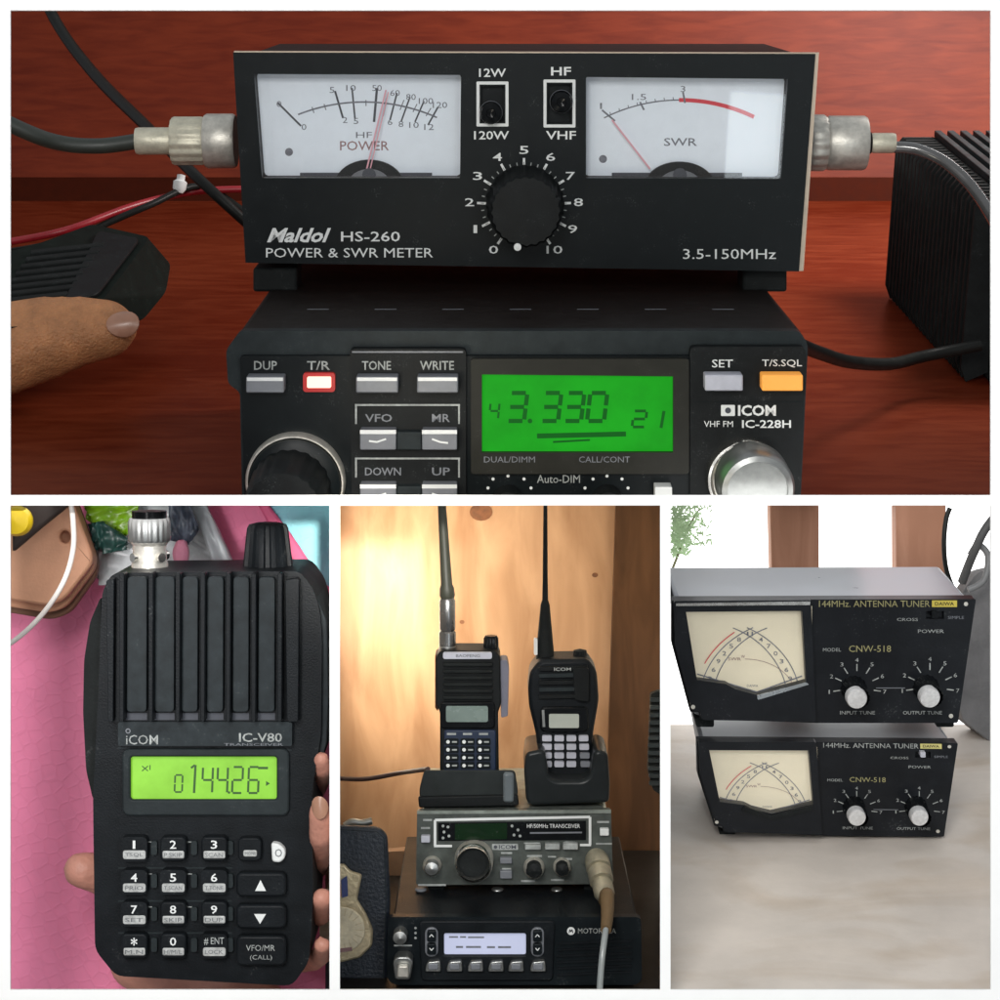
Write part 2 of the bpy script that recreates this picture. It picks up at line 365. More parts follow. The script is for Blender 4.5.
# ============================================================ TOP SCENE
redwood = wood('red_brown_wood', (.095, .010, .0025), (.15, .021, .006), (.2, .35, 1.2), .5, 3.6, bump=.08)
redtable = wood('red_brown_table_wood', (.095, .011, .003), (.16, .028, .010), (.2, 1.0, .3), .36, 3.6, bump=.06)
TP = 20.0; tn = (0, -math.sin(R(TP)), math.cos(R(TP))); tp = (0, 11, -1.8)
mb = MB(); yA, yB = 10.2, 41.0
f = lambda y: -1.8 + math.tan(R(TP)) * (y - 11)
mb.loft([(-22, yA, f(yA)), (22, yA, f(yA)), (22, yB, f(yB)), (-22, yB, f(yB))], [(-22, yA, f(yA) - .6), (22, yA, f(yA) - .6), (22, yB, f(yB) - .6), (-22, yB, f(yB) - .6)], redtable)
o = mb.build('table_top'); tag(o, 'red brown wooden table top under the meter and green screen radio', 'table')
mb = MB(); mb.box(-23, 23, 41.3, 42, 8.2, 30, redwood); mb.box(-23, 23, 41.0, 41.28, 9.0, 9.85, M('dark_wood_trim', (.04, .006, .002), .7, spec=.05))

o = mb.build('wood_wall', bevel=.04); tag(o, 'red brown boarded wooden wall behind the meter', 'wall')

# ---- power meter
R1 = 15
u = Unit('power_meter', 'black power and swr meter with two white dials, standing on the green screen radio', 'meter', 523, 270, 14.9, pitch=R1)
casem = M('case_dark_metal', (.012, .009, .008), .55, .1)
mb = MB(); u.prism(mb, [(240, 57), (811, 57), (797, 268), (250, 260)], -6, -.12, casem); cq = MB(); u.cutter(cq, [(254, 74), (461, 75), (460, 178), (262, 178)], -.7, .3, .05); u.cutter(cq, [(586, 77), (788, 79), (781, 179), (586, 178)], -.7, .3, .05); mb.cut(cq); mb.build('case', u.e, .06)
for x in (275, 765):
    mb = MB(); u.pad(mb, x - 22, 268, x + 22, 292, -1.2, -.3, rubber, 3); mb.build('foot', u.e, .05)
mb = MB(); u.prism(mb, [(234, 51), (819, 52.5), (803.5, 271), (247, 262)], -.12, -.02, beige)
u.prism(mb, [(233, 52.5), (815.5, 54), (799, 271.5), (245.5, 262.8)], -.02, .05, black)
LW = [(254, 74), (461, 75), (460, 178), (262, 178)]; RW = [(586, 77), (788, 79), (781, 179), (586, 178)]
cu = MB(); u.cutter(cu, LW, -.45, .3, .05); u.cutter(cu, RW, -.45, .3, .05)
u.cutter(cu, [(481, 86), (504, 86), (504, 122), (481, 122)], -.11, .3, .05); u.cutter(cu, [(548, 84), (571, 84), (571, 123), (548, 123)], -.11, .3, .05)
mb.cut(cu)
h = .054
for (a, b, c, d) in ((477, 82, 508, 126), (544, 80, 575, 127)):
    u.stroke(mb, [(a + 1, b), (a + 1, d)], 3, h, white); u.stroke(mb, [(c - 1, b), (c - 1, d)], 3, h, white)
    u.stroke(mb, [(a, b + 1), (c, b + 1)], 3, h + .002, white); u.stroke(mb, [(a, d - 1), (c, d - 1)], 3, h + .002, white)
u.text(mb, '12W', 479, 68.5, 506, 77, h, white, .02); u.text(mb, '120W', 474, 131, 509, 139.5, h, white, .02)
u.text(mb, 'HF', 551, 67, 571, 75.5, h, white, .03); u.text(mb, 'VHF', 546, 131, 576, 139.5, h, white, .02)
u.text(mb, 'Maldol', 267, 228, 331, 242.5, h, white, .045, .35); u.text(mb, 'HS-260', 341, 231.5, 400, 241.5, h, white, .012)
u.text(mb, 'POWER & SWR METER', 266, 248, 433, 257.5, h, white, .012); u.text(mb, '3.5-150MHz', 683, 249, 776, 259, h, white, .015)
cx, cy = 524, 205
for i in range(11):
    t = R(236 - i * 29.2); x, y = math.cos(t), -math.sin(t)
    u.stroke(mb, [(cx + x * 38, cy + y * 38), (cx + x * 47, cy + y * 47)], 2.4, h, white)
    ex, ey = cx + x * 54.5, cy + y * 54.5 - .5; wd = 8 if i == 10 else 4.6
    u.text(mb, str(i), ex - wd, ey - 4, ex + wd, ey + 4, h, white, .01)
for i in range(31):
    t = R(236 - i * 9.73); x, y = math.cos(t), -math.sin(t)
    u.stroke(mb, [(cx + x * 40, cy + y * 40), (cx + x * 43, cy + y * 43)], 1, h + .002, dimwhite)
mb.build('front_panel', u.e)
# dials
def pivot(uu, d, cx, y0, y1, x0, x1, h, rr):
    pm = MB(); uu.prism(pm, circ(cx, y1 + 8, rr, 20, 0, 180, (y1 - y0 + 8)) , h, h + .1, satin); uu.prism(pm, [(x0, y1 - 5), (x1, y1 - 5), (x1, y1 - 1.5), (x0, y1 - 1.5)], h, h + .06, ink)
    uu.prism(pm, circ(cx, y1 + 8, rr * .62, 16, 0, 180, (y1 - y0 + 8) * .65), h + .1, h + .13, greyp)
    uu.prism(pm, circ(cx, y1 - 3, rr * .2, 12), h + .13, h + .16, ink)
    pm.build('pivot_cover', d)
H = -.36
mb = MB(); u.prism(mb, [(248, 68), (468, 68), (466, 184), (255, 184)], H - .06, H, paper)
hh = H + .003; A = []
for k in range(25):
    x = 298 + (437 - 298) * k / 24; A.append((x, 281 - math.sqrt(179 ** 2 - (x - 364) ** 2)))
u.stroke(mb, A, 1.6, hh, softink)
for (a, b, wd, m) in (((278, 103), (301, 126), 1.9, ink), ((335, 91), (343, 118), 2, ink), ((352, 88), (355, 119), 1.7, ink), ((377, 88), (374, 122), 2.4, ink), ((324, 104), (326, 110), 1, softink), ((312, 107), (314, 113), 1, softink), ((366, 100), (366, 106), 1, softink),
                      ((387, 98), (383, 116), 1.4, softink), ((397, 93), (390, 120), 1.7, ink), ((410, 97), (401, 122), 1.6, ink), ((424, 101), (415, 122), 1.6, ink), ((438, 107), (428, 125), 1.7, ink), ((404, 100), (400, 110), 1, softink), ((417, 104), (413, 112), 1, softink), ((431, 108), (426, 116), 1, softink)):
    u.stroke(mb, [a, b], wd, hh + .002, m)
for (s_, x, y) in (('0', 279, 104), ('5', 332, 90), ('10', 351, 88), ('50', 377, 88), ('60', 395, 93), ('80', 411, 97), ('100', 426, 101), ('120', 440, 105), ('0', 304, 127), ('2', 345, 120), ('5', 356, 121), ('6', 390, 122), ('8', 401, 124), ('10', 414, 125), ('12', 429, 127)):
    wd = 2.4 * len(s_); u.text(mb, s_, x - wd, y - 3, x + wd, y + 3, hh + .005, softink)
u.text(mb, 'HF', 356, 132, 372, 138, hh, softink); u.text(mb, 'POWER', 340, 141, 389, 150.5, hh, brownink, .01)
u.flat(mb, circ(289, 152, 4), hh, softink)
d = mb.build('dial', u.e, label='left dial, marked for power, its red needle upright')
mb = MB(); u.stroke(mb, [(366, 172), (386, 90)], 1.6, H + .16, pinkink); u.stroke(mb, [(369.5, 172), (388.5, 92)], 1.2, H + .162, pinkink); mb.build('needle', d)
pivot(u, d, 369, 160, 178, 300, 432, H + .02, 35)
mb = MB(); u.prism(mb, LW, -.03, -.01, clear); mb.build('window_pane', d)
mb = MB(); u.prism(mb, [(578, 70), (796, 72), (788, 186), (578, 186)], H - .06, H, paper); A = []; B = []
for k in range(25):
    x = 604 + (754 - 604) * k / 24; pt = (x, 270 - math.sqrt(170 ** 2 - (x - 680) ** 2)); (A if x < 684 else B).append(pt)
u.stroke(mb, A, 1.3, hh, softink); u.stroke(mb, [A[-1]] + B, 4, hh + .001, redink)
for (a, b) in (((602, 110), (615, 121)), ((640, 102), (644, 110)), ((683, 92), (685, 103))): u.stroke(mb, [a, b], 1.8, hh + .004, softink)
for k in range(8): x = 610 + k * 9; y = 270 - math.sqrt(170 ** 2 - (x - 680) ** 2); u.stroke(mb, [(x, y - 3), (x + .6, y)], .8, hh + .004, softink)
for (s_, x, y) in (('1', 601, 106), ('1.5', 639, 97), ('3', 683, 89)): u.text(mb, s_, x - 2.4 * len(s_), y - 3, x + 2.4 * len(s_), y + 3, hh, softink)
u.text(mb, 'SWR', 664, 138, 697, 146, hh, softink, .01); u.flat(mb, circ(603, 159, 4), hh, softink)
d = mb.build('dial', u.e, label='right dial with a red arc, its needle at the left end')
mb = MB(); u.stroke(mb, [(612, 120), (650, 169)], 1.9, H + .16, pinkink); mb.build('needle', d)
pivot(u, d, 680, 162, 178, 612, 742, H + .02, 35)
mb = MB(); u.prism(mb, RW, -.03, -.01, clear); mb.build('window_pane', d)
for (x, y) in ((491, 112), (561, 101)):
    mb = MB(); u.knob(mb, x, y, 10.5, [(.0, -.2), (.95, -.2), (1, .12), (.9, .3), (.45, .33), (.4, .3), (0, .28)], gloss)
    u.knob(mb, x, y, 10.5, [(1.03, .08), (1.08, .12), (1.03, .16)], greyp, cap=False); mb.build('slide_switch', u.e)
mb = MB(); u.knob(mb, 525, 204, 39, [(0, .05), (1, .05), (1, .12), (.93, .2), (.9, 1.05), (.84, 1.12), (0, 1.14)], satin, n=96, flute=24, fd=.035)
k = mb.build('range_knob', u.e)
mb = MB(); u.knob(mb, 517, 238, 3.6, [(0, 1.1), (1, 1.1), (1, 1.17), (0, 1.18)], white, n=14); mb.build('pointer_dot', k)

# ---- coax leads at both sides of the meter
def coax(px0, px1, prof, pts, y, cy, r, mat, label, m1, m2, name='coax_cable'):
    e = bpy.data.objects.new(name, None); COL.objects.link(e); e.location = W(px0, cy, y); tag(e, label, 'cable')
    kx = (D + y) / D / 100; mb = MB(); sg = 1 if px1 > px0 else -1
    for (a, b, rr, m, fl) in prof:
        mb.lathe((( (a - px0)) * kx, 0, 0), (sg, 0, 0), [(rr * kx * .94, 0), (rr * kx, .05), (rr * kx, abs(b - a) * kx - .05), (rr * kx * .94, abs(b - a) * kx)], m, 60 if fl else 28, flute=15 if fl else 0, fd=.05)
    mb.build('plug', e)
    mb = MB(); mb.tube([p - e.location for p in pts], r * kx, mat); mb.build('lead', e)
coax(243, 136, [(236, 205, 27, nickel, 0), (205, 172, 24, cream, 1), (172, 136, 13.5, cream, 0)],
     [W(139, 141, 16.6), W(100, 146, 16.6), W(60, 143, 16.4), W(20, 129, 16), W(-60, 90, 15.5)], 16.6, 141, 8, M('dark_grey_cable', (.03, .036, .03), .45), 'thick dark grey coax cable with pale metal plug at the left side of the meter', 1, 1)
coax(805, 895, [(808, 826, 28, nickel, 1), (826, 866, 27, nickel, 0), (866, 871, 11, casem, 0), (871, 895, 10, cream, 0)],
     [W(893, 147, 16.6), W(920, 150, 16.5), W(952, 167, 16.3), W(985, 205, 16), W(1030, 290, 15)], 16.6, 143, 6, M('glossy_black_cable', (.08, .08, .08), .2, coat=1), 'thin shiny black coax cable with silver plug at the right side of the meter', 1, 1)
kk = M('black_cable', (.012, .013, .012), .4)
mb = MB(); mb.tube([W(30, -40, 34), W(55, 20, 33), W(95, 75, 31), W(150, 130, 28), W(200, 180, 25.5), W(260, 235, 25.5)], [.14, .15, .15, .14, .13, .12], kk)
tag(mb.build('power_cable'), 'black cable running slantwise down the wooden wall at upper left', 'cable')
redc = M('red_cable', (.30, .012, .02), .35)
tf = lambda x, y, up=.12: hit(x, y, tp, tn) + Vector(tn) * up
mb = MB(); mb.tube([W(-30, 247, 27), W(20, 240, 27), W(70, 229, 27), W(130, 207, 28), W(180, 194, 29), W(215, 190, 29), W(260, 189, 29)], .09, redc)
tag(mb.build('red_cable'), 'red cable passing behind the hand microphone', 'cable')
mb = MB(); mb.tube([W(-30, 256, 27.3), W(20, 250, 27.3), W(70, 239, 27.3), W(110, 222, 27.6), W(150, 205, 28), W(200, 186, 29), W(245, 212, 29)], .085, kk)
tag(mb.build('black_lead'), 'thin black lead lying alongside the red cable', 'cable')
mb = MB(); mb.lathe(W(180, 184, 28.6), (.15, 0, 1), [(.09, -.22), (.16, -.12), (.17, .05), (.1, .1), (.1, .22), (0, .24)], white, 14)
tag(mb.build('wire_terminal'), 'small white terminal on the red cable', 'connector')
mb = MB(); mb.tube([W(800, 345, 15), W(820, 353, 17), W(850, 362, 19), W(890, 364, 20.4), W(925, 356, 21.6), W(980, 345, 21.8)], [.13] * 6, kk)
tag(mb.build('black_cable'), 'black cable curling over the table from the radio to the finned box', 'cable')

# ---- mobile radio with the green screen
u = Unit('mobile_radio', 'black mobile radio with a green backlit screen, under the meter', 'radio', 522, 540, 12.2, pitch=R1)
mb = MB(); u.prism(mb, [(238, 331), (803, 331), (796, 552), (246, 552)], -9.5, -.05, casem)
for k in range(7):
    x = 300 + k * 70; mb.add([u.p(x, 330, 0) + Vector(q) for q in ((0, 1.2, .12), (.35, 1.2, .12), (.35, 1.27, .12), (0, 1.27, .12))], [(0, 1, 2, 3)], greyp)
mb.build('case', u.e, .1)
mb = MB()
pts = rpoly([(226, 350), (240, 331), (800, 331), (808, 345), (798, 556), (243, 556), (240, 392), (228, 384)], 5)
u.prism(mb, pts, -.25, 0, charcoal)
front = rpoly([(240, 356), (806, 356), (797, 553), (246, 553)], 4)
u.prism(mb, front, 0, .12, black)
u.prism(mb, rpoly([(350, 349), (466, 349), (466, 545), (352, 545)], 5), .0, .2, satin)
u.prism(mb, rpoly([(690, 347), (806, 347), (798, 548), (690, 548)], 6), .0, .22, satin)
h = .204; hr = .225
u.stroke(mb, [(352, 352), (463, 352)], 1.6, h, greyp)
u.text(mb, 'DUP', 254, 361, 277, 370, .125, dimwhite, .02); u.text(mb, 'T/R', 307, 361, 330, 370, .125, dimwhite, .02)
u.text(mb, 'TONE', 362, 361, 391, 370, h, dimwhite, .02); u.text(mb, 'WRITE', 420, 361, 454, 370, h, dimwhite, .02)
for (yb, a, b) in ((405, 'VFO', 'MR'), (458.5, 'DOWN', 'UP')):
    u.stroke(mb, [(356, yb + 19), (356, yb)], 1.8, h, dimwhite); u.stroke(mb, [(355, yb), (460, yb)], 1.8, h + .003, dimwhite); u.stroke(mb, [(459, yb), (459, yb + 19)], 1.8, h, dimwhite)
    u.text(mb, a, 365, yb + 9, 365 + 9 * len(a), yb + 17, h, greyp, .02); u.text(mb, b, 450 - 9 * len(b), yb + 9, 450, yb + 17, h, greyp, .02)
u.text(mb, 'SET', 712, 359.5, 733, 367.5, hr, white, .015); u.text(mb, 'T/S.SQL', 762, 359.5, 802, 367.5, hr, white, .01)
u.pad(mb, 721, 405, 735, 416, .21, hr, white, 1); u.text(mb, 'ICOM', 738, 405, 776, 416, hr, white, .05)
u.flat(mb, circ(728, 410.5, 3), hr + .003, ink)
u.text(mb, 'VHF FM', 704, 421, 733, 427, hr, white, .02); u.text(mb, 'IC-228H', 742, 420, 791, 428, hr, white, .025)
u.stroke(mb, [(693, 402), (803, 402)], 1, hr, black)
u.text(mb, 'Auto-DIM', 537, 475, 580, 483, .125, dimwhite, .01)
for (x, y) in ((493, 479), (508, 476), (524, 479), (531, 488), (585, 488), (593, 479), (607, 476), (622, 479), (628, 488), (488, 488)): u.flat(mb, circ(x, y, 1.6, 8), .125, white)
mb.build('front_panel', u.e, .03)
for (a, b, c, d_, m, hb) in ((246, 377, 284, 393, greyp, .12), (356, 377, 398, 393, greyp, .2), (417, 377, 458, 393, greyp, .2), (705, 375, 743, 391, lightgrey, .22), (762, 375, 803, 391, orange, .22)):
    mb = MB(); u.pad(mb, a, b, c, d_, hb - .02, hb + .28, m, 1.5)
    if m is greyp: u.flat(mb, [(a + 1, b + .5), (c - 1, b + .5), (c - 1, b + 4), (a + 1, b + 4)], hb + .285, white)
    mb.build('button', u.e, .03, label='orange lit button' if m is orange else ('lilac grey button' if m is lightgrey else None))
mb = MB(); u.pad(mb, 303, 373, 335, 392, .1, .2, ledr, 3); u.pad(mb, 307, 377, 331, 388, .2, .25, ledm, 1.5); mb.build('indicator_lamp', u.e)
for yb in (430, 484.5):
    mb = MB(); u.pad(mb, 360, yb, 396, yb + 20, .18, .42, greyp, 1.5); u.pad(mb, 422, yb, 457, yb + 20, .18, .42, greyp, 1.5); u.pad(mb, 396.6, yb + 2, 421.4, yb + 20, .18, .38, charcoal, 1)
    u.flat(mb, [(360, yb), (396, yb), (396, yb + 4), (360, yb + 4)], .425, white); u.flat(mb, [(422, yb), (457, yb), (457, yb + 4), (422, yb + 4)], .425, white)
    u.stroke(mb, [(369, yb + 11), (377, yb + 12), (386, yb + 9)], 1.8, .425, white); u.stroke(mb, [(432, yb + 9), (440, yb + 12), (448, yb + 13)], 1.8, .425, white)
    mb.build('rocker_button', u.e, .03)
mb = MB(); u.knob(mb, 297, 478, 49, [(.0, .1), (1, .1), (1, .3), (.97, .36), (.94, .36)], nickel, cap=False, n=60)
u.knob(mb, 297, 478, 46, [(1, .3), (.97, .42), (.8, .48), (.0, .5)], black, cap=False, n=60)
k = mb.build('volume_knob', u.e)
mb = MB(); u.knob(mb, 284, 506, 40, [(0, .45), (1, .45), (.95, 1.6), (.88, 1.7), (0, 1.72)], satin, n=80, flute=20, fd=.03, at=1.5); u.stroke(mb, [(281, 462), (291, 461)], 2.2, .6, white); mb.build('knob_cap', k)
mb = MB(); u.pad(mb, 471, 359, 689, 474, .1, .24, M('screen_surround', (.022, .022, .018), .4), 3)
cu = MB(); u.cutter(cu, [(482, 374), (673, 376), (673, 452), (482, 452)], .05, .5, .2); mb.cut(cu)
for x0, n_ in ((484, 10), (579, 10)): u.text(mb, 'DUAL/DIMM' if x0 < 500 else 'CALL/CONT', x0, 456.5, x0 + 51, 462.5, .245, greyp)
sc = mb.build('screen_bezel', u.e, .02)
mb = MB(); u.prism(mb, [(476, 370), (679, 370), (679, 458), (476, 458)], .125, .15, lcd1); h = .153
u.digit(mb, '4', 489, 403, 498, 419, 2.2, h, lcd1d, .1)
for i, (c, x) in enumerate((('3', 507), ('3', 541), ('3', 564), ('0', 587))): u.digit(mb, c, x, 393, x + 17, 421, 4.3, h, lcd1d, .12)
u.flat(mb, circ(530, 421, 2.4, 10), h, lcd1d)
u.digit(mb, '2', 632, 411, 645, 427, 2.8, h, lcd1d, .12); u.stroke(mb, [(664, 411), (661, 428)], 3, h, lcd1d)
u.stroke(mb, [(537, 436), (626, 434)], 5, h, lcd1d); u.stroke(mb, [(553, 442), (590, 440)], 2, h, lcd1d)
mb.build('screen', sc)
for cx_, hb in ((508, .1), (607, .1)):
    mb = MB(); u.knob(mb, cx_, 497, 15, [(0, .1), (1, .1), (.95, .6), (0, .62)], satin); mb.build('small_knob', u.e)
mb = MB(); u.knob(mb, 744, 473, 40, [(0, .2), (1, .2), (1, .38), (.96, .45), (.9, .46)], chrome, cap=False, n=60); u.knob(mb, 744, 473, 36, [(1, .40), (.94, .55), (0, .55)], nickel, cap=False, n=60)
k = mb.build('tuning_knob', u.e)
mb = MB(); u.knob(mb, 757, 490, 36, [(.0, .5), (.86, .5), (.9, .8), (1, .9), (1, 1.55), (.93, 1.66), (.8, 1.7), (.78, 1.64), (0, 1.64)], steel, n=64, at=1.6); mb.build('knob_cap', k)
mb = MB(); u.pad(mb, 655, 487, 672, 500, .1, .4, white, 1); mb.build('push_key', u.e)

# ---- finned box at right
a = hit(885, 298, tp, tn); b = hit(962, 384, tp, tn)
e = bpy.data.objects.new('finned_box', None); COL.objects.link(e); tag(e, 'large black box with cooling fins at the right edge of the table', 'power supply')
T3 = Euler((R(TP), 0, 0)).to_matrix().to_4x4(); e.matrix_world = Matrix.Translation(b) @ T3
I = e.matrix_world.inverted(); A = I @ a; L = A.y
mb = MB(); mb.box(.55, 5.5, 0, L, .05, 4.0, rubber); mb.build('case', e, .05)
mb = MB(); nf = 22
for k in range(nf):
    y = .1 + k * (L - .25) / (nf - 1); x = A.x * y / L
    mb.loft([(.6, y, .25), (x + .1, y, 0.02), (x - .03, y, .35), (x, y, 3.8), (x + .15, y, 4.0), (.6, y, 4.0)], [(.6, y + .13, .25), (x + .1, y + .13, 0.02), (x - .03, y + .13, .35), (x, y + .13, 3.8), (x + .15, y + .13, 4.0), (.6, y + .13, 4.0)], rubber)
mb.build('cooling_fins', e)
mb = MB()
for k in range(16): mb.box(.62 + k * .31, .62 + k * .31 + .16, .0, L, 4.0, 4.16, charcoal)
mb.build('top_ribs', e, .02)
mb = MB()
for k in range(26): mb.box(.56 + k * .19, .56 + k * .19 + .07, -.12, .0, .1, 3.95, rubber)
mb.build('front_fins', e)
mb = MB(); mb.lathe((2.2, L * .85, 4.16), (0, 0, 1), [(.3, 0), (.3, .12), (.1, .2), (0, .2)], cream, 18); mb.build('screw', e)

# ---- hand microphone and the hand on it
u = Unit('hand_microphone', 'black hand microphone with ribbed grille held in the hand at left', 'microphone', 60, 300, 21, pitch=-62, yaw=0)
top = [(-45, 320), (-30, 262), (40, 243), (92, 224), (150, 237), (104, 299), (60, 318), (0, 330)]
bot = [(-45, 345), (-30, 280), (40, 262), (98, 234), (171, 262), (166, 292), (143, 320), (20, 350)]
micm = M('microphone_black', (.006, .010, .008), .7, n=.3); micm.node_tree.nodes['Principled BSDF'].inputs['Specular IOR Level'].default_value = .1; mb = MB(); mb.loft(u.P(rpoly(top, 6), 0), u.P(rpoly(bot, 6), -.9), micm); mb.build('body', u.e)
mb = MB()
u.prism(mb, rpoly([(98, 230), (140, 238), (98, 293), (62, 303)], 5), 0, .1, satin)
for k in range(9):
    t = k / 8; y0 = 306 - 56 * t; x1 = 62 + 42 * t; u.prism(mb, [(-10 + 40 * t, y0 + 3), (x1, y0 - 5), (x1 + 1, y0 - 8.5), (-9 + 40 * t, y0 - .5)], 0, .12, rubber)
mb.build('grille', u.e, .03)
Y = 20.6; k_ = (D + Y) / D / 100
def hp(x, y, dy=0): return W(x, y, Y + dy)
thumb = [(hp(-95, 368), 50 * k_), (hp(0, 350), 47 * k_), (hp(45, 338), 42 * k_), (hp(80, 331), 35 * k_), (hp(105, 329), 30 * k_), (hp(118, 328), 20 * k_)]
palm = [[(hp(-160, 380, 1), 70 * k_), (hp(-90, 400, 1.5), 60 * k_)], [(hp(-160, 330, 1.5), 60 * k_), (hp(-90, 330, 2), 40 * k_)], [(hp(-260, 400, .5), 70 * k_), (hp(-160, 380, 1), 65 * k_)]]
fing = [[(hp(-90, 320 + 22 * i, 2), 20 * k_), (hp(-20, 315 + 16 * i, 2.6), 17 * k_), (hp(40 - 6 * i, 305 + 10 * i, 2.7), 15 * k_), (hp(75 - 8 * i, 300 + 8 * i, 2.5), 12 * k_)] for i in range(4)]
hand = capsules_hand('person', [thumb] + palm + fing, 'hand with the thumb laid over the black microphone at left', 'person', skin, .07)
nailpart(hand, hp(124, 323, -.62), (.9, 0.1, .14), (.62, -.75, .2), .36, .27)

# ============================================================ BOTTOM LEFT SCENE
def foam(name, c, groove, sc=1.6):
    m = M(name, c, .8, n=.05, ns=2, bump=0); t = m.node_tree; b = t.nodes['Principled BSDF']
    tc = t.nodes.new('ShaderNodeTexCoord'); mp = t.nodes.new('ShaderNodeMapping'); mp.inputs['Rotation'].default_value = (0, R(20), 0)
    no = t.nodes.new('ShaderNodeTexNoise'); no.inputs['Scale'].default_value = 1.5
    v = t.nodes.new('ShaderNodeTexVoronoi'); v.feature = 'DISTANCE_TO_EDGE'; v.inputs['Scale'].default_value = sc * 4; v.inputs['Randomness'].default_value = .55
    t.links.new(tc.outputs['Object'], mp.inputs[0]); t.links.new(mp.outputs[0], v.inputs['Vector'])
    r = t.nodes.new('ShaderNodeMapRange'); r.inputs[1].default_value = 0; r.inputs[2].default_value = .12; t.links.new(v.outputs['Distance'], r.inputs[0])
    bp = t.nodes.new('ShaderNodeBump'); bp.inputs['Strength'].default_value = .22; bp.inputs['Distance'].default_value = .04; bp.invert = groove
    t.links.new(r.outputs[0], bp.inputs['Height']); t.links.new(bp.outputs[0], b.inputs['Normal']); return m
pinkm = foam('pink_foam', (.95, .27, .45), True); cyanm = foam('cyan_foam', (.34, .78, .86), False, 1.2)
YB = 3.4
def slab(name, pts, y, th, m, label, cat, bevel=.03, kind=None):
    mb = MB(); a = [W(p[0], p[1], y) for p in pts]; mb.loft(a, [v + Vector((0, th, 0)) for v in a], m); o = mb.build(name, None, bevel); tag(o, label, cat, kind=kind); return o
slab('foam_mat', [(-40, 503), (334, 503), (334, 1040), (-40, 1040)], YB + .12, .4, pinkm, 'pink textured foam mat behind the handheld radio with lime screen', 'mat')
slab('foam_mat', [(262, 502), (333, 502), (333, 592), (322, 585), (304, 560), (286, 533)], YB - .12, .2, cyanm, 'pale cyan foam mat at the top corner beside the fluted knob', 'mat')
slab('mat_strip', [(256, 502), (266, 502), (290, 533), (308, 560), (326, 585), (333, 590), (333, 606), (318, 592), (296, 566), (276, 538)], YB - .24, .1, M('deep_pink_foam', (.85, .14, .30), .6), 'narrow deep pink strip along the edge of the cyan mat', 'strip')
def crumple(name, pts, y, m, label, cat, amp=.12, seed=1):
    random.seed(seed); bm = bmesh.new(); vs = [bm.verts.new(W(p[0], p[1], y)) for p in pts]; f_ = bm.faces.new(vs)
    bmesh.ops.triangulate(bm, faces=[f_]); bmesh.ops.subdivide_edges(bm, edges=bm.edges, cuts=5, use_grid_fill=True)
    for v in bm.verts: v.co.y += random.uniform(-amp, amp)
    r = bmesh.ops.extrude_face_region(bm, geom=list(bm.faces)); bmesh.ops.translate(bm, verts=[g for g in r['geom'] if isinstance(g, bmesh.types.BMVert)], vec=(0, .05, 0))
    bmesh.ops.recalc_face_normals(bm, faces=bm.faces); me = bpy.data.meshes.new(name); bm.to_mesh(me); bm.free(); me.materials.append(m)
    me.polygons.foreach_set('use_smooth', [True] * len(me.polygons)); o = newobj(name, me); tag(o, label, cat); return o
bagw = M('white_film', (.68, .72, .73), .25, n=.15, ns=4); bagg = M('lime_film', (.32, .62, .02), .3, n=.35, ns=2.5); bagd = M('dark_teal_print', (.03, .10, .085), .3, n=.7, ns=5); bagp = M('pink_film', (.8, .3, .42), .3)
crumple('plastic_bag', [(90, 560), (98, 520), (130, 502), (205, 502), (232, 560), (238, 580), (100, 585)], YB - .35, bagw, 'crumpled white plastic bag behind the silver antenna plug', 'bag', .1, 3)
crumple('plastic_wrapper', [(82, 502), (140, 502), (136, 530), (118, 540), (98, 526), (88, 522)], YB - .62, bagg, 'lime green plastic wrapper left of the antenna', 'wrapper', .1, 5)
crumple('plastic_wrapper', [(88, 524), (102, 521), (128, 538), (126, 550), (104, 554), (94, 548)], YB - .78, bagd, 'dark green wrapper scrap just under the lime wrapper', 'wrapper', .08, 8)
crumple('plastic_wrapper', [(168, 502), (190, 502), (199, 530), (188, 545), (170, 540)], YB - .7, M('grey_blue_film', (.12, .15, .2), .3, n=.5, ns=5), 'grey blue wrapper scrap right of the antenna', 'wrapper', .08, 9)
slab('pink_charm', rpoly([(171, 552), (176, 540), (184, 540), (188, 552), (186, 566), (174, 566)], 5, 4), YB - .95, .2, bagp, 'small rounded pink charm on the white plastic bag', 'charm', .06)
crumple('clear_strip', [(190, 502), (205, 502), (244, 590), (222, 590)], YB - .5, M('frosted_film', (.55, .60, .62), .3, n=.1), 'pale frosted strip of film between the bag and the pink mat', 'film', .04, 4)
# leather tag
lea = M('peach_leather', (.62, .32, .19), .6, n=.12, ns=1.6, bump=.1); leab = M('leather_edge', (.20, .10, .06), .7)
u = Unit('leather_tag', 'peach leather tag with a punched hole and layered edge at upper left', 'tag', 40, 560, 2.2)
mb = MB(); u.prism(mb, rpoly([(-30, 500), (76, 500), (97, 558), (97, 575), (70, 613), (52, 620), (-30, 606)], 8), -.5, -.36, leab); u.prism(mb, rpoly([(-30, 500), (75, 500), (95, 556), (94, 570), (66, 607), (50, 613), (-30, 601)], 8), -.34, -.2, lea)
mb.build('backing', u.e, .02)
mb = MB(); u.prism(mb, rpoly([(-30, 500), (72, 500), (92, 554), (92, 564), (64, 600), (48, 606), (-30, 594)], 8), -.19, 0, lea)
cu = MB(); u.cutter(cu, circ(64.5, 537, 5.5, 16, ry=6.5), -.6, .3, 0); mb.cut(cu); mb.build('face', u.e, .03)
slab('dark_pouch', [(20, 500), (74, 500), (60, 512), (40, 528), (12, 552), (12, 520)], 1.9, .15, M('dark_brown_cloth', (.035, .025, .022), .8), 'dark brown cloth edge lying over the leather tag', 'pouch')
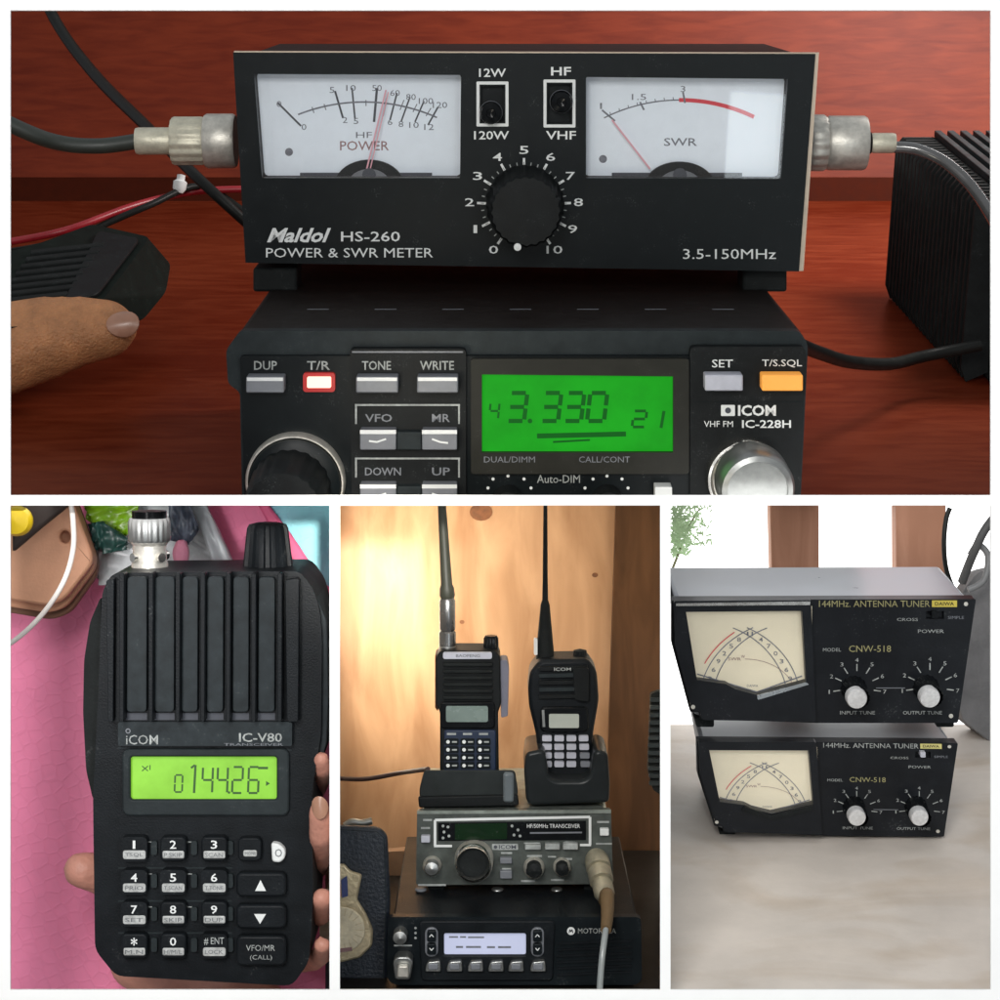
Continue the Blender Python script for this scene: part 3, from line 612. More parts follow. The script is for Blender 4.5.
mb = MB(); kk2 = 1.08 / 100; mb.lathe(W(17, 521, 1.6), (0, -1, 0), [(0, -.1), (.13, -.1), (.165, -.05), (.165, .03), (.14, .08), (0, .1)], M('yellow_plastic', (.85, .60, .01), .35, n=.2, ns=1.5), 40)
tag(mb.build('yellow_lid'), 'round yellow lid in the upper left corner', 'lid')
mb = MB(); mb.tube([W(70, 498, 1.4), W(73, 520, 1.4), W(73, 550, 1.4), W(63, 583, 1.4), W(40, 617, 1.5), W(8, 645, 1.6), W(-40, 670, 1.7)], .028, M('white_cord', (.85, .80, .74), .4, n=.03))
tag(mb.build('white_cord'), 'thin white cord curving across the leather tag', 'cord')

# ---- handheld radio held in the hand
u = Unit('handheld_radio', 'large black handheld radio with a lime screen showing numbers, held over the pink mat', 'radio', 205, 975, 1.0, pitch=4)
hb = M('handheld_black', (.0075, .0095, .0115), .42, n=.3, ns=3, bump=.1, bs=50); hb2 = M('handheld_ridge', (.019, .025, .028), .4, n=.35, ns=6)
mb = MB(); body = rpoly([(102, 592), (112, 573), (300, 571), (314, 590), (320, 612), (322, 640), (321, 735), (312, 790), (313, 900), (309, 962), (292, 986), (116, 976), (95, 950), (93, 800), (98, 700)], 8)
u.prism(mb, body, -1.25, 0, hb)
cu = MB(); u.cutter(cu, rrect(125, 753, 284, 806, 6), -.09, .4, .0); mb.cut(cu)
u.prism(mb, rpoly([(107, 722), (112, 580), (300, 577), (296, 722)], 4), 0, .05, hb)
u.pad(mb, 118, 722, 292, 746, 0, .12, hb2, 2)
u.stroke(mb, [(118, 748), (292, 750)], 1.4, .01, hb2)
h = .125
u.flat(mb, circ(128, 731, 2.6, 12), h, greyp); u.flat(mb, circ(128, 731, 1.5, 12), h + .003, hb2)
u.text(mb, 'iCOM', 126, 735, 158, 744.5, h, dimwhite, .005); u.text(mb, 'IC-V80', 239, 733, 282, 742, h, dimwhite, .02); u.text(mb, 'TRANSCEIVER', 224, 743.2, 283, 745.8, h, greyp)
# screen surround
ring = rrect(121, 750, 290, 816, 7)
for i in range(len(ring)): pass
u.stroke(mb, [(128, 815), (282, 815)], 1.6, .006, hb2)
mb.build('body', u.e, .05)
mb = MB(); fr_ = MB(); u.pad(mb, 122, 749, 289, 816, 0, .07, charcoal, 7); cu = MB(); u.cutter(cu, rrect(130.5, 756.5, 277, 799.5, 3), -.3, .4, .05); mb.cut(cu); sb = mb.build('screen_surround', u.e, .02)
mb = MB(); u.pad(mb, 131, 757, 276.5, 799, -.06, -.02, lcd2, 2); h = -.016
sl = .04
u.digit(mb, '0', 174.5, 775, 182, 792, 1.7, h, lcd2d, sl)
for c, x in (('4', 203), ('4', 218), ('2', 233), ('6', 249)): u.digit(mb, c, x - 1, 767, x + 9, 793, 2.1, h, lcd2d, sl)
u.stroke(mb, [(195.5, 765), (194, 793)], 2.3, h, lcd2d); u.stroke(mb, [(191, 768), (195, 765)], 2, h + .002, lcd2d); u.flat(mb, circ(229, 792.5, 1.3, 8), h, lcd2d)
u.stroke(mb, [(258, 768), (268, 768)], 2.4, h, lcd2d); u.flat(mb, [(266, 781), (270, 783.5), (266, 786)], h, lcd2d)
u.stroke(mb, [(142, 766), (148, 771)], 1, h, lcd2d); u.stroke(mb, [(148, 766), (142, 771)], 1, h + .002, lcd2d); u.stroke(mb, [(150, 765), (150, 770)], 1, h, lcd2d)
mb.build('screen', sb)
# ribs of the grille
mb = MB()
ws = [(126, 147), (154, 174.5), (181, 198), (206, 223.5), (232, 249), (257.5, 275)]
for a, b in ws:
    u.prism(mb, rpoly([(a + 1, 577), (b, 577), (b - .5, 712), (a + .5, 712)], 4), .05, .13, hb2); u.flat(mb, [(a, 713), (b, 713), (b, 720), (a, 720)], .054, ink)
for x in (121.5, 150.5, 177.5, 202.5, 228, 253.5, 279.5):
    u.prism(mb, rpoly([(x - 2.2, 573), (x + 2.6, 573), (x + 2, 722), (x - 2, 722)], 2), .05, .26, hb)
for x, w2 in ((110, 4), (292, 7)): u.prism(mb, rpoly([(x - w2, 580), (x + w2, 578), (x + w2 - 1, 722), (x - w2 + 2, 722)], 3), .04, .16, hb)
mb.build('speaker_grille', u.e, .03)
mb = MB(); u.prism(mb, rpoly([(101, 596), (90, 622), (84, 660), (83, 712), (86, 770), (93, 800), (101, 800), (101, 700)], 5), -1.0, -.12, rubber); mb.build('side_grip', u.e, .06)
mb = MB(); u.prism(mb, rpoly([(314, 590), (327, 622), (328, 700), (326, 745), (314, 780), (308, 770), (308, 610)], 5), -1.0, -.08, hb2); mb.build('side_cover', u.e, .06)
# keys
kw = M('key_label_print', (.42, .43, .42), .5, n=.25, ns=20)
rows = [(851, '123'), (884, '456'), (916, '789'), (948, '*0#')]
subs = {'1': 'TSQL', '2': 'P.SKIP', '3': 'SCAN', '4': 'PRIO', '5': 'T.SCAN', '6': 'T.TONE', '7': 'SET', '8': 'SKIP', '9': 'DUP', '*': 'M.N', '0': 'H/M/L', '#': 'LOCK'}
for y, cs in rows:
    for c, x in zip(cs, (134, 173, 214)):
        mb = MB(); u.pad(mb, x - 13, y - 14, x + 13, y + 10.5, 0, .13, hb, 5); h = .135
        u.pad(mb, x - 11, y - .5, x + 11.5, y + 8, .1, h, kw, 2)
        if c == '#': u.text(mb, '# ENT', x - 10, y - 10.5, x + 10, y - 3, h, dimwhite, .01)
        else: u.text(mb, c, x - 3.2, y - 10.5, x + 3.2, y - 2.2, h, white, .02)
        u.text(mb, subs[c], x - 9, y + 2, x + 9, y + 6, h + .004, greyink)
        mb.build('key', u.e, .025)
mb = MB(); u.pad(mb, 238, 838, 261, 861, 0, .12, hb, 5); u.pad(mb, 243, 850, 257, 857, .1, .126, kw, 2); u.text(mb, 'MONI', 245, 852, 255, 855, .13, greyink); mb.build('key', u.e, .025)
mb = MB(); u.prism(mb, rpoly([(271, 843), (279, 844), (285, 850), (285, 858), (280, 863), (272, 862)], 3), 0, .12, white); u.text(mb, 'O', 275, 849, 282, 857, .124, greyink); mb.build('power_key', u.e, .02)
for i, (y0, y1) in enumerate(((873, 897), (905, 929), (936, 966))):
    mb = MB(); u.pad(mb, 236, y0, 286, y1, 0, .13, hb, 6); h = .134
    if i == 0: u.flat(mb, [(255, 891), (266, 891), (260.5, 880)], h, white)
    elif i == 1: u.flat(mb, [(254, 914), (266, 914), (260, 924)], h, white)
    else: u.text(mb, 'VFO/MR', 246, 945, 275, 951, h, dimwhite, .01); u.text(mb, '(CALL)', 250, 955, 272, 961, h, dimwhite)
    mb.build('key', u.e, .025)
mb = MB()
for y in (868, 901, 933): u.stroke(mb, [(118, y), (232, y)], 1.6, .004, charcoal)
for x in (154, 194, 230):
    for y in (851, 884, 917, 948): u.pad(mb, x - 3, y - 10, x + 3, y + 4, 0, .05, charcoal, 2)
for y in (842, 874, 907): u.stroke(mb, [(148, y), (153, y)], 1, .006, dimwhite); u.stroke(mb, [(188, y), (193, y)], 1, .006, dimwhite)
mb.build('keypad_ribs', u.e)
# antenna and knob
a0 = u.p(150, 575, -.6); up = Vector((0, 0, 1)); kx = u.k
mb = MB(); mb.lathe(a0, up, [(18.5 * kx, -.1), (18.5 * kx, .12), (17 * kx, .16), (17 * kx, .32), (18.5 * kx, .34), (19.5 * kx, .36), (19.5 * kx, .40)], nickel, 40)
mb.lathe(a0 + up * .36, up, [(20.5 * kx, 0), (21.5 * kx, .03), (21.5 * kx, .21), (20 * kx, .25)], steel, 80, flute=20, fd=.05); 
for t in (0, 90, 180, 270): mb.lathe(a0 + up * .2 + Vector((math.cos(R(t + 45)), math.sin(R(t + 45)), 0)) * 17.5 * kx, (math.cos(R(t + 45)), math.sin(R(t + 45)), 0), [(.05, -.05), (.05, .04), (0, .04)], chrome, 12)
mb.build('antenna_plug', u.e)
top_z = ((W(150, 506.5, 1.6).z - a0.z * 1) if False else None)
mb = MB(); mb.lathe(a0 + up * .58, up, [(17.5 * kx, 0), (17.5 * kx, .105)], gloss, 32); mb.build('antenna', u.e)
mb = MB(); b0 = u.p(268, 575, -.6); mb.lathe(b0, up, [(26 * kx, -.1), (26 * kx, .05), (24 * kx, .1)], hb, 40); mb.lathe(b0 + up * .08, up, [(25.5 * kx, 0), (25 * kx, .06), (21 * kx, .42), (19 * kx, .46), (12 * kx, .48), (0, .47)], hb, 96, flute=12, fd=.13)
mb.build('volume_knob', u.e)
# the hand
k_ = 1.09 / 100; Q = lambda x, y, d_: W(x, y, d_)
ch = [[(Q(165, 930, 2.6), .30), (Q(130, 895, 2.4), .25), (Q(105, 876, 2.2), .225), (Q(88, 871, 2.05), .215), (Q(81, 870, 2.0), .20)],
      [(Q(200, 980, 2.9), .42), (Q(250, 900, 2.9), .40), (Q(290, 850, 2.9), .34)], [(Q(140, 960, 2.9), .36), (Q(240, 1000, 2.9), .42), (Q(300, 1060, 2.9), .45)],
      [(Q(180, 1010, 2.8), .45), (Q(230, 1100, 2.6), .48)],
      [(Q(285, 800, 2.9), .18), (Q(314, 790, 2.6), .14), (Q(320, 780, 1.8), .12), (Q(322, 768, 1.0), .11), (Q(321, 758, .85), .09)],
      [(Q(285, 850, 2.9), .18), (Q(316, 868, 2.6), .14), (Q(321, 858, 1.5), .13), (Q(321, 835, .85), .135), (Q(320, 812, .72), .13)],
      [(Q(285, 900, 2.9), .18), (Q(314, 915, 2.6), .14), (Q(321, 915, 1.5), .12), (Q(322, 898, 1.0), .12)],
      [(Q(280, 960, 2.9), .18), (Q(314, 960, 2.6), .13), (Q(321, 956, 1.6), .11), (Q(322, 945, 1.1), .10)]]
hand2 = capsules_hand('person', ch, 'hand gripping the lime screen handheld radio from behind, thumb at its left', 'person', M('pinkish_skin', (.58, .27, .20), .5, n=.15, ns=3, bump=.25, bs=16), .05, 4)
nailpart(hand2, Q(319, 807, .585), (-.1, .05, 1), (-.2, -.97, 0.1), .13, .09)

# ============================================================ BOTTOM MIDDLE SCENE
BP = 6.0; bn = Vector((0, -math.sin(R(BP)), math.cos(R(BP))))
ply = wood('orange_brown_plywood', (.32, .175, .095), (.52, .32, .19), (1.6, 1.6, .35), .5, 1.6, bump=.06)
dply = wood('dark_brown_board', (.055, .026, .012), (.12, .058, .027), (2, 2, .3), .5, 1.6, bump=.06)
YW = 8.4
def wallboard(name, x0, x1, x2, x3, y, th, m, label, cat):
    mb = MB(); a = [W(x0, 503, y), W(x1, 503, y), W(x2, 1010, y), W(x3, 1010, y)]; a[0].z = a[1].z = -.06
    mb.loft(a, [v + Vector((0, th, 0)) for v in a], m); o = mb.build(name); tag(o, label, cat); return o
plyo = wallboard('plywood_wall', 340, 660, 660, 340, YW, .3, ply, 'orange brown plywood wall behind the stacked radios, bright with window light', 'wall')
wallboard('wooden_post', 616, 660.2, 660.2, 600, YW - .25, .2, dply, 'darker brown upright board at the right of the plywood wall', 'post')
for (x, y, r) in ((481, 512, 9), (595, 575, 2.4), (462, 622, 2)):
    mb = MB(); c = W(x, y, YW - .006); mb.add([c + Vector((math.cos(t * .3927) * r * .018, 0, math.sin(t * .3927) * r * .014)) for t in range(16)], [tuple(range(16))], M('wood_knot', (.17, .065, .025), .6, n=.4, ns=6))
    mb.build('wood_knot', plyo)
# base radio
mb = MB(); c0 = W(500, 986, 2.6); z0 = c0.z - .05
u = Unit('mobile_radio', 'wide black mobile radio with a pale lilac screen at the bottom of the stack', 'radio', 515, 986, 2.6, pitch=BP)
c = u.p(340, 996, 0); c2 = u.p(660, 996, 0)
sm = MB(); sp = W(515, 987, 2.6); sz = lambda y: sp.z + math.tan(R(BP)) * (y - sp.y); A = [Vector((W(x, 0, y).x, y, sz(y))) for x, y in ((340.5, .3), (659.5, .3), (659.5, 8.1), (340.5, 8.1))]
sm.loft(A, [v - Vector((0, 0, .15)) for v in A], M('dark_shelf_board', (.012, .010, .009), .4, n=.3)); o = sm.build('shelf'); tag(o, 'dark shelf board under the stacked radios', 'shelf')
navy = M('neutral_black_plastic', (.007, .010, .012), .35, n=.25)
mb = MB(); u.prism(mb, [(393, 917), (637, 917), (634, 984), (396, 984)], -3.4, -.05, hb)
zt = u.p(515, 917, 0).z
for (x, m_) in ((-1.1, greyp), (-.2, steel), (.5, steel)): mb.lathe((x, 1.0, zt), (0, 0, 1), [(.07, -.01), (.07, .03), (0, .03)], m_, 12)
mb.build('case', u.e, .06)
mb = MB(); u.prism(mb, rpoly([(388, 917), (641, 917), (642, 980), (636, 985), (394, 985), (387, 979)], 5), -.06, .06, navy)
cu = MB(); u.cutter(cu, rrect(444, 933, 526, 955, 2), -.0, .4, .08); mb.cut(cu)
h = .064
for x in (388,): pass
u.flat(mb, circ(571, 931, 4, 16), h, white); u.stroke(mb, [(569, 933), (570, 929.5), (571, 932), (572, 929.5), (573, 933)], .9, h + .003, navy)
u.text(mb, 'MOTOROLA', 578, 928.3, 616, 933.5, h, dimwhite, .02)
for k in range(3): u.flat(mb, circ(415.5, 928 + k * 5, 1.3, 8), h, dimwhite)
u.stroke(mb, [(394, 945.5), (412, 945.5)], 1.6, h, dimwhite); u.stroke(mb, [(398, 954), (408, 954)], 1.2, h, dimwhite)
for k in range(6): u.prism(mb, [(557, 943 + k * 6.2), (632, 940 + k * 6.2), (632, 942 + k * 6.2), (557, 945 + k * 6.2)], .05, .085, hb)
fp = mb.build('front_panel', u.e, .02)
mb = MB(); u.prism(mb, rpoly([(419, 921), (555, 921), (553, 981), (421, 981)], 5), .05, .10, hb); cu = MB(); u.cutter(cu, rrect(444, 933, 526, 955, 2), -.1, .4, .08); mb.cut(cu); mb.build('control_panel', u.e, .015)
lil = M('lilac_screen', (.4, .42, .55), .3, n=.04, emit=(.42, .46, .62), es=.55)
mb = MB(); u.pad(mb, 443, 932, 527, 956, .0, .05, lil, 1); [u.stroke(mb, [(a_, y_), (b_, y_)], w_, .053, softink) for a_, b_, y_, w_ in ((449, 458, 937, 1.6), (460, 466, 937, 1.6), (468, 484, 937.3, 1.6), (456, 463, 947, 2), (466, 481, 947, 2), (487, 495, 947.2, 2), (498, 511, 947.2, 2))]; mb.build('screen', u.e)
for x in (431.5, 537.5):
    mb = MB(); u.pad(mb, x - 6.5, 928, x + 6.5, 957, .09, .14, greyp, 6); u.pad(mb, x - 4.5, 931, x + 4.5, 942, .13, .2, navy, 2); u.pad(mb, x - 4.5, 944, x + 4.5, 955, .13, .2, navy, 2)
    u.stroke(mb, [(x - 2, 937), (x, 934.5), (x + 2, 937)], .9, .204, white); u.stroke(mb, [(x - 2, 948), (x, 950.5), (x + 2, 948)], .9, .204, white); mb.build('rocker_key', u.e, .01)
for x in (433, 454.5, 475.5, 496, 516, 538):
    mb = MB(); u.prism(mb, rpoly([(x - 7, 966), (x - 5, 962), (x + 7, 961), (x + 8, 972), (x - 8, 972)], 2), .09, .17, steel); u.pad(mb, x - 5, 964, x + 5, 970, .16, .19, greyp, 1.5); mb.build('key', u.e, .01)
mb = MB(); u.knob(mb, 401, 931, 7, [(0, .05), (1, .05), (.95, .25), (0, .27)], steel, n=30); mb.build('push_knob', u.e)
mb = MB(); u.prism(mb, rpoly([(393, 962), (397, 957), (409, 957), (413, 962), (410, 980), (395, 980)], 3), .05, .28, steel); u.prism(mb, rpoly([(398, 966), (408, 966), (409, 978), (397, 978)], 2), .28, .36, nickel); mb.build('microphone_socket', u.e, .02)
base = u; ztop = u.M @ u.p(515, 917, 0)
# transceiver on top of it
q = hit(514, 892, ztop, bn); 
u2 = Unit('transceiver', 'grey silver transceiver with a big round dial, between the chargers and the bottom radio', 'radio', 514, 888, q.y, pitch=BP)
sil = M('silver_green_metal', (.25, .28, .25), .4, .5, n=.3, ns=5, bump=.1); 
mb = MB(); u2.prism(mb, [(421, 813), (608, 813), (608, 883), (421, 883)], -2.3, -.05, sil); mb.build('case', u2.e, .04)
for x in (436, 592):
    mb = MB(); u2.pad(mb, x - 8, 882, x + 8, 893, -.7, -.15, rubber, 2); mb.build('foot', u2.e)
mb = MB(); u2.prism(mb, rpoly([(417, 811), (611, 810), (613, 884), (416, 885)], 3), -.06, .05, M('dark_grey_metal', (.075, .086, .078), .4, .3, n=.3, ns=6)); h = .054
u2.prism(mb, [(417, 811), (611, 810), (611, 813.5), (417, 814)], .05, .08, sil)
for (pl, wd) in (([(435, 846), (435, 820), (590, 817), (590, 845)], 2.6),):
    for a_, b_ in zip(pl[:-1], pl[1:]):
        u2.stroke(mb, [a_, b_], wd, h, white); h += .002
u2.stroke(mb, [(434, 846), (452, 846)], 2.4, h, white); u2.stroke(mb, [(580, 845), (591, 845)], 2.4, h, white); h = .064
u2.prism(mb, [(438, 823), (586, 821), (586, 840), (438, 841)], .05, .07, gloss); u2.prism(mb, [(455, 824), (507, 823), (507, 839), (455, 840)], .07, .078, M('dark_green_display', (.006, .02, .008), .2))
h = .082
u2.text(mb, 'HF/50MHz TRANSCEIVER', 527, 824, 580, 828, h, white, .01); u2.stroke(mb, [(530, 833), (582, 832.5)], 1.6, h, greyp)
for (x, y) in ((443, 826), (444, 832), (443, 838), (512, 826), (518, 830), (514, 835), (520, 836), (448, 827), (449, 836)): u2.flat(mb, circ(x, y, 1.5, 8), h, dimwhite)
u2.pad(mb, 492, 844, 518, 850, .05, .06, dimwhite, 1); u2.text(mb, 'ICOM', 499, 845, 516, 849, .064, ink, .03); u2.flat(mb, circ(495.5, 847, 1.8, 8), .064, ink)
h = .056
for (a_, b_, c_, d_) in ((421, 827, 430, 829), (423, 819, 432, 821), (524, 842.5, 540, 844), (546, 842.5, 556, 844), (565, 841.5, 575, 843), (527, 855, 542, 857), (548, 856, 556, 857.5), (597, 821, 609, 823), (596, 843, 612, 844.5), (521, 880, 535, 882), (551, 879, 564, 881), (502, 868, 511, 870), (501, 852, 512, 854), (418, 884, 446, 886), (560, 858, 572, 860)):
    u2.flat(mb, [(a_, b_), (c_, b_), (c_, d_), (a_, d_)], h, dimwhite)
mb.build('front_panel', u2.e, .01)
for (a_, b_, c_, d_, m_) in ((421, 836, 430, 843, lightgrey), (600, 829, 609, 836, white), (525, 845, 541, 850, dimwhite), (545, 844, 560, 850, dimwhite), (563, 843.5, 578, 850, dimwhite), (500, 858, 512, 864, greyp), (500, 871, 512, 879, greyp)):
    mb = MB(); u2.pad(mb, a_, b_, c_, d_, .04, .12, m_, 1); mb.build('button', u2.e, .01)
mb = MB(); u2.knob(mb, 474, 862, 19, [(0, .05), (1.02, .05), (1.0, .2), (.97, .3), (.90, .34)], nickel, n=60, cap=False, at=.2); u2.knob(mb, 473, 864, 17.5, [(.98, .3), (1, .44), (.93, .46), (.82, .42)], chrome, n=60, cap=False, at=.45); u2.knob(mb, 473, 864, 14.8, [(1, .35), (1, .38), (0, .37)], rubber, n=60, at=.45)
mb.build('tuning_dial', u2.e)
for (x, y, r) in ((432, 866, 8.5), (534, 868, 9.5), (562, 867, 8)):
    mb = MB(); u2.knob(mb, x, y, r, [(0, .05), (1.1, .05), (1.1, .12), (1, .14), (.95, .2), (.85, .22)], nickel, n=30, cap=False, at=.1); u2.knob(mb, x, y, r * .8, [(1, .18), (.95, .32), (0, .34)], satin if r > 8.5 or x > 500 else steel, n=30, at=.2); mb.build('knob', u2.e)
# microphone plug and lead
c1 = W(597, 861, u2.M.translation.y - .1); dv = Vector((.12, -.75, -.55)).normalized()
e = bpy.data.objects.new('microphone_cable', None); COL.objects.link(e); e.location = c1; tag(e, 'beige plug and curved grey lead hanging in front of the bottom radio', 'cable')
mb = MB(); mb.lathe((0, 0, 0), dv, [(.12, -.1), (.145, 0), (.145, .12), (.115, .13), (.115, .16), (.14, .17), (.14, .32), (.105, .33), (.105, .37), (.12, .38), (.12, .52), (.08, .6), (0, .62)], M('brass_beige_metal', (.46, .42, .31), .35, .6, n=.2, ns=6), 30); mb.build('plug', e)
p1 = c1 + dv * .62; mb = MB(); mb.tube([Vector(v) - c1 for v in (p1, W(607, 895, p1.y - .25), W(607.5, 912, p1.y - .55), W(606, 930, 1.95))], [.09, .085, .075, .06], M('brown_rubber', (.16, .10, .045), .5)); mb.build('strain_relief', e)
mb = MB(); mb.tube([Vector(v) - c1 for v in (W(606, 928, 1.97), W(603, 950, 1.85), W(601, 970, 1.8), W(599, 1000, 1.75))], .036, M('grey_lead', (.30, .33, .33), .3, coat=.5)); mb.build('lead', e)
# chargers and handhelds
zt2 = u2.M @ u2.p(514, 811, -.05)
q3 = hit(470, 807, zt2, bn)
u3 = Unit('charger', 'flat black desktop charger under the silver banded handheld', 'charger', 468, 808, q3.y, pitch=BP)
mb = MB(); mb.loft(u3.P(rpoly([(419, 790), (424, 770), (515, 770), (518, 790), (517, 806), (421, 807)], 4), 0), u3.P(rpoly([(424, 790), (428, 772), (511, 772), (514, 790), (513, 806), (426, 807)], 4), -1.0), M('grey_black_plastic', (.022, .026, .026), .35, n=.25))
u3.prism(mb, rpoly([(418, 797), (518, 795), (519, 806), (419, 808)], 2), -.02, .05, satin); mb.build('case', u3.e, .03)
mb = MB(); u3.pad(mb, 503, 773, 514, 803, -.1, .07, M('glossy_grey_corner', (.12, .14, .15), .15), 3); mb.build('corner', u3.e, .03)
mb = MB(); mb.tube([W(335, 778, 5.2), W(365, 779, 5.5), W(400, 773, 5.5), W(428, 769, q3.y + .7)], .03, M('dark_brown_cable', (.05, .022, .018), .5)); tag(mb.build('charger_cable'), 'thin dark cable leading left from the flat charger', 'cable')
u4 = Unit('charger', 'rounded black cup charger on the right, under the handheld with pale keys', 'charger', 567, 806, q3.y, pitch=BP)
cupm = M('cup_black_plastic', (.016, .019, .020), .3, n=.2)
mb = MB(); out_ = rpoly([(526, 800), (524, 770), (526, 753), (540, 750), (545, 752), (549, 777), (556, 781), (583, 781), (590, 776), (594, 752), (600, 750), (608, 754), (610, 785), (609, 803), (530, 806)], 4)
u4.prism(mb, out_, -.9, 0, cupm); mb.build('cup', u4.e, .07, 3)
mb = MB(); u4.prism(mb, [(530, 755), (606, 755), (606, 800), (530, 800)], -1.1, -.6, cupm); mb.build('back_rest', u4.e, .05)
# left handheld
yh = q3.y + .35
h1 = Unit('handheld_radio', 'slim black handheld radio with a silver band and navy keypad, in the flat charger', 'radio', 468, 790, yh, pitch=BP)
mb = MB(); h1.prism(mb, rpoly([(436, 657), (440, 651), (496, 651), (500, 657), (501, 705), (498, 712), (499, 785), (440, 785), (440, 712), (436, 705)], 3), -.55, 0, satin)
h1.prism(mb, [(435, 655), (435, 708), (438, 712), (438, 655)], -.5, -.1, dply); mb.build('body', h1.e, .04)
mb = MB(); h1.pad(mb, 443, 652.5, 492, 659, -.02, .05, lightgrey, 2); h1.text(mb, 'BAOFENG', 456, 654.3, 480, 657.2, .054, greyink, .02); mb.build('name_band', h1.e)
mb = MB(); 
for k in range(6): h1.pad(mb, 443, 663 + k * 6.6, 493, 667 + k * 6.6, -.02, .05, rubber, 1.6)
mb.build('speaker_grille', h1.e, .015)
mb = MB(); h1.pad(mb, 440, 702, 495, 729, -.02, .05, gloss, 4); sc = mb.build('screen_surround', h1.e, .02)
mb = MB(); h1.pad(mb, 446, 706, 488, 722, .05, .06, M('grey_green_screen', (.17, .22, .20), .25, n=.1), 2); mb.build('screen', sc)
mb = MB(); h1.prism(mb, rpoly([(444, 730), (496, 730), (496, 775), (444, 775)], 3), -.02, .03, M('navy_keypad', (.012, .022, .05), .35)); kb = mb.build('keypad', h1.e, .015)
for r_ in range(5):
    for c_ in range(3):
        x = 451 + c_ * 16; y = 734 + r_ * 7.9
        if r_ == 0: mb = MB(); h1.flat(mb, [(x - 4, y - 1), (x + 5, y - 1), (x + 5, y + 1), (x - 4, y + 1)], .034, dimwhite); mb.build('key', kb); continue
        mb = MB(); h1.pad(mb, x - 6.5, y - 3.2, x + 7.5, y + 3.2, .02, .06, navy, 1.5); h1.flat(mb, circ(x - 3, y, 1.9, 8), .064, white); h1.stroke(mb, [(x + 1, y), (x + 6, y)], 1.6, .064, dimwhite); mb.build('key', kb)
mb = MB(); h1.prism(mb, rpoly([(500, 660), (507, 660), (509, 668), (508, 716), (501, 718)], 2), -.4, -.08, M('lilac_grey_plastic', (.15, .15, .19), .4)); mb.build('side_button', h1.e, .02)
mb = MB(); b0 = h1.p(491, 652, -.25); mb.lathe(b0, (0, 0, 1), [(.09, 0), (.095, .02), (.09, .17), (.07, .2), (0, .2)], gloss, 40, flute=10, fd=.1); mb.build('knob', h1.e)
mb = MB(); a0 = h1.p(447.5, 652, -.25); kx = h1.k
mb.lathe(a0, (0, 0, 1), [(.10, -.02), (.10, .08)], steel, 24); mb.lathe(a0, (0, 0, 1), [(8.5 * kx, .08), (8.5 * kx, .24), (7 * kx, .26), (8 * kx, .28), (8 * kx, .62), (6.5 * kx, .66)], M('dark_chrome', (.20, .20, .20), .25, .9, n=.2), 30)
mb.lathe(a0 + Vector((0, 0, .66)), (-.052, -.1, 1), [(7 * kx, 0), (7.8 * kx, .03), (7.2 * kx, .12), (5.8 * kx, .16), (4.2 * kx, 1.13)], M('olive_black_rubber', (.03, .032, .022), .5), 24)
mb.build('antenna', h1.e)
# right handheld
h2 = Unit('handheld_radio', 'rounded black handheld radio with pale square keys, in the cup charger', 'radio', 566, 790, yh, pitch=BP)
mb = MB(); h2.prism(mb, rpoly([(528, 690), (530, 672), (540, 660), (588, 659), (597, 672), (599, 700), (593, 735), (592, 780), (540, 780), (536, 735), (529, 706)], 5), -.6, 0, hb); mb.build('body', h2.e, .06)
mb = MB()
for r_ in range(5):
    h2.prism(mb, rpoly([(539, 667 + r_ * 7), (588, 666 + r_ * 7), (588, 670 + r_ * 7), (539, 671 + r_ * 7)], 1.5), -.02, .05, charcoal if r_ % 2 else satin)
h2.prism(mb, rpoly([(573, 668), (589, 668), (589, 702), (575, 700)], 3), .04, .09, satin); h2.text(mb, 'ICOM', 554, 667.5, 571, 671, .06, dimwhite, .03); mb.build('speaker_grille', h2.e, .015)
mb = MB(); h2.prism(mb, rpoly([(541, 707), (588, 707), (589, 730), (583, 733), (546, 733), (540, 730)], 4), -.02, .05, gloss)
h2.stroke(mb, [(543, 710), (544, 727)], 2.5, .055, steel); sc = mb.build('screen_surround', h2.e, .02)
mb = MB(); h2.pad(mb, 549, 714, 579, 728, .05, .06, M('pale_grey_screen', (.42, .45, .40), .3, n=.08), 1.5); mb.build('screen', sc)
for r_ in range(4):
    for c_ in range(4):
        x = 547 + c_ * 12.2 + (.6 * r_ if c_ == 3 else 0); y = 738.5 + r_ * 8.6
        mb = MB(); h2.pad(mb, x - 4.8, y - 2.9, x + 4.8, y + 2.9, -.01, .05, (lightgrey if (c_ < 3 or r_ < 2) else greyp), 1.3); mb.build('key', h2.e)
mb = MB(); h2.lathe = None; mb.lathe(h2.p(580, 661, -.3), (0, 0, 1), [(.085, -.02), (.09, .02), (.08, .13), (0, .15)], satin, 30, flute=10, fd=.1); mb.build('knob', h2.e)
mb = MB(); a0 = h2.p(545, 664, -.3); kx = h2.k
mb.lathe(a0, (0, 0, 1), [(9 * kx, -.05), (9 * kx, .15), (8 * kx, .28), (4.6 * kx, .72), (3 * kx, .78), (2.6 * kx, 1.0), (2.0 * kx, 1.94)], rubber, 24); mb.build('antenna', h2.e)
mb = MB(); h2.pad(mb, 534, 639, 537.5, 655, -.3, -.2, white, 1); mb.build('white_tag', h2.e)
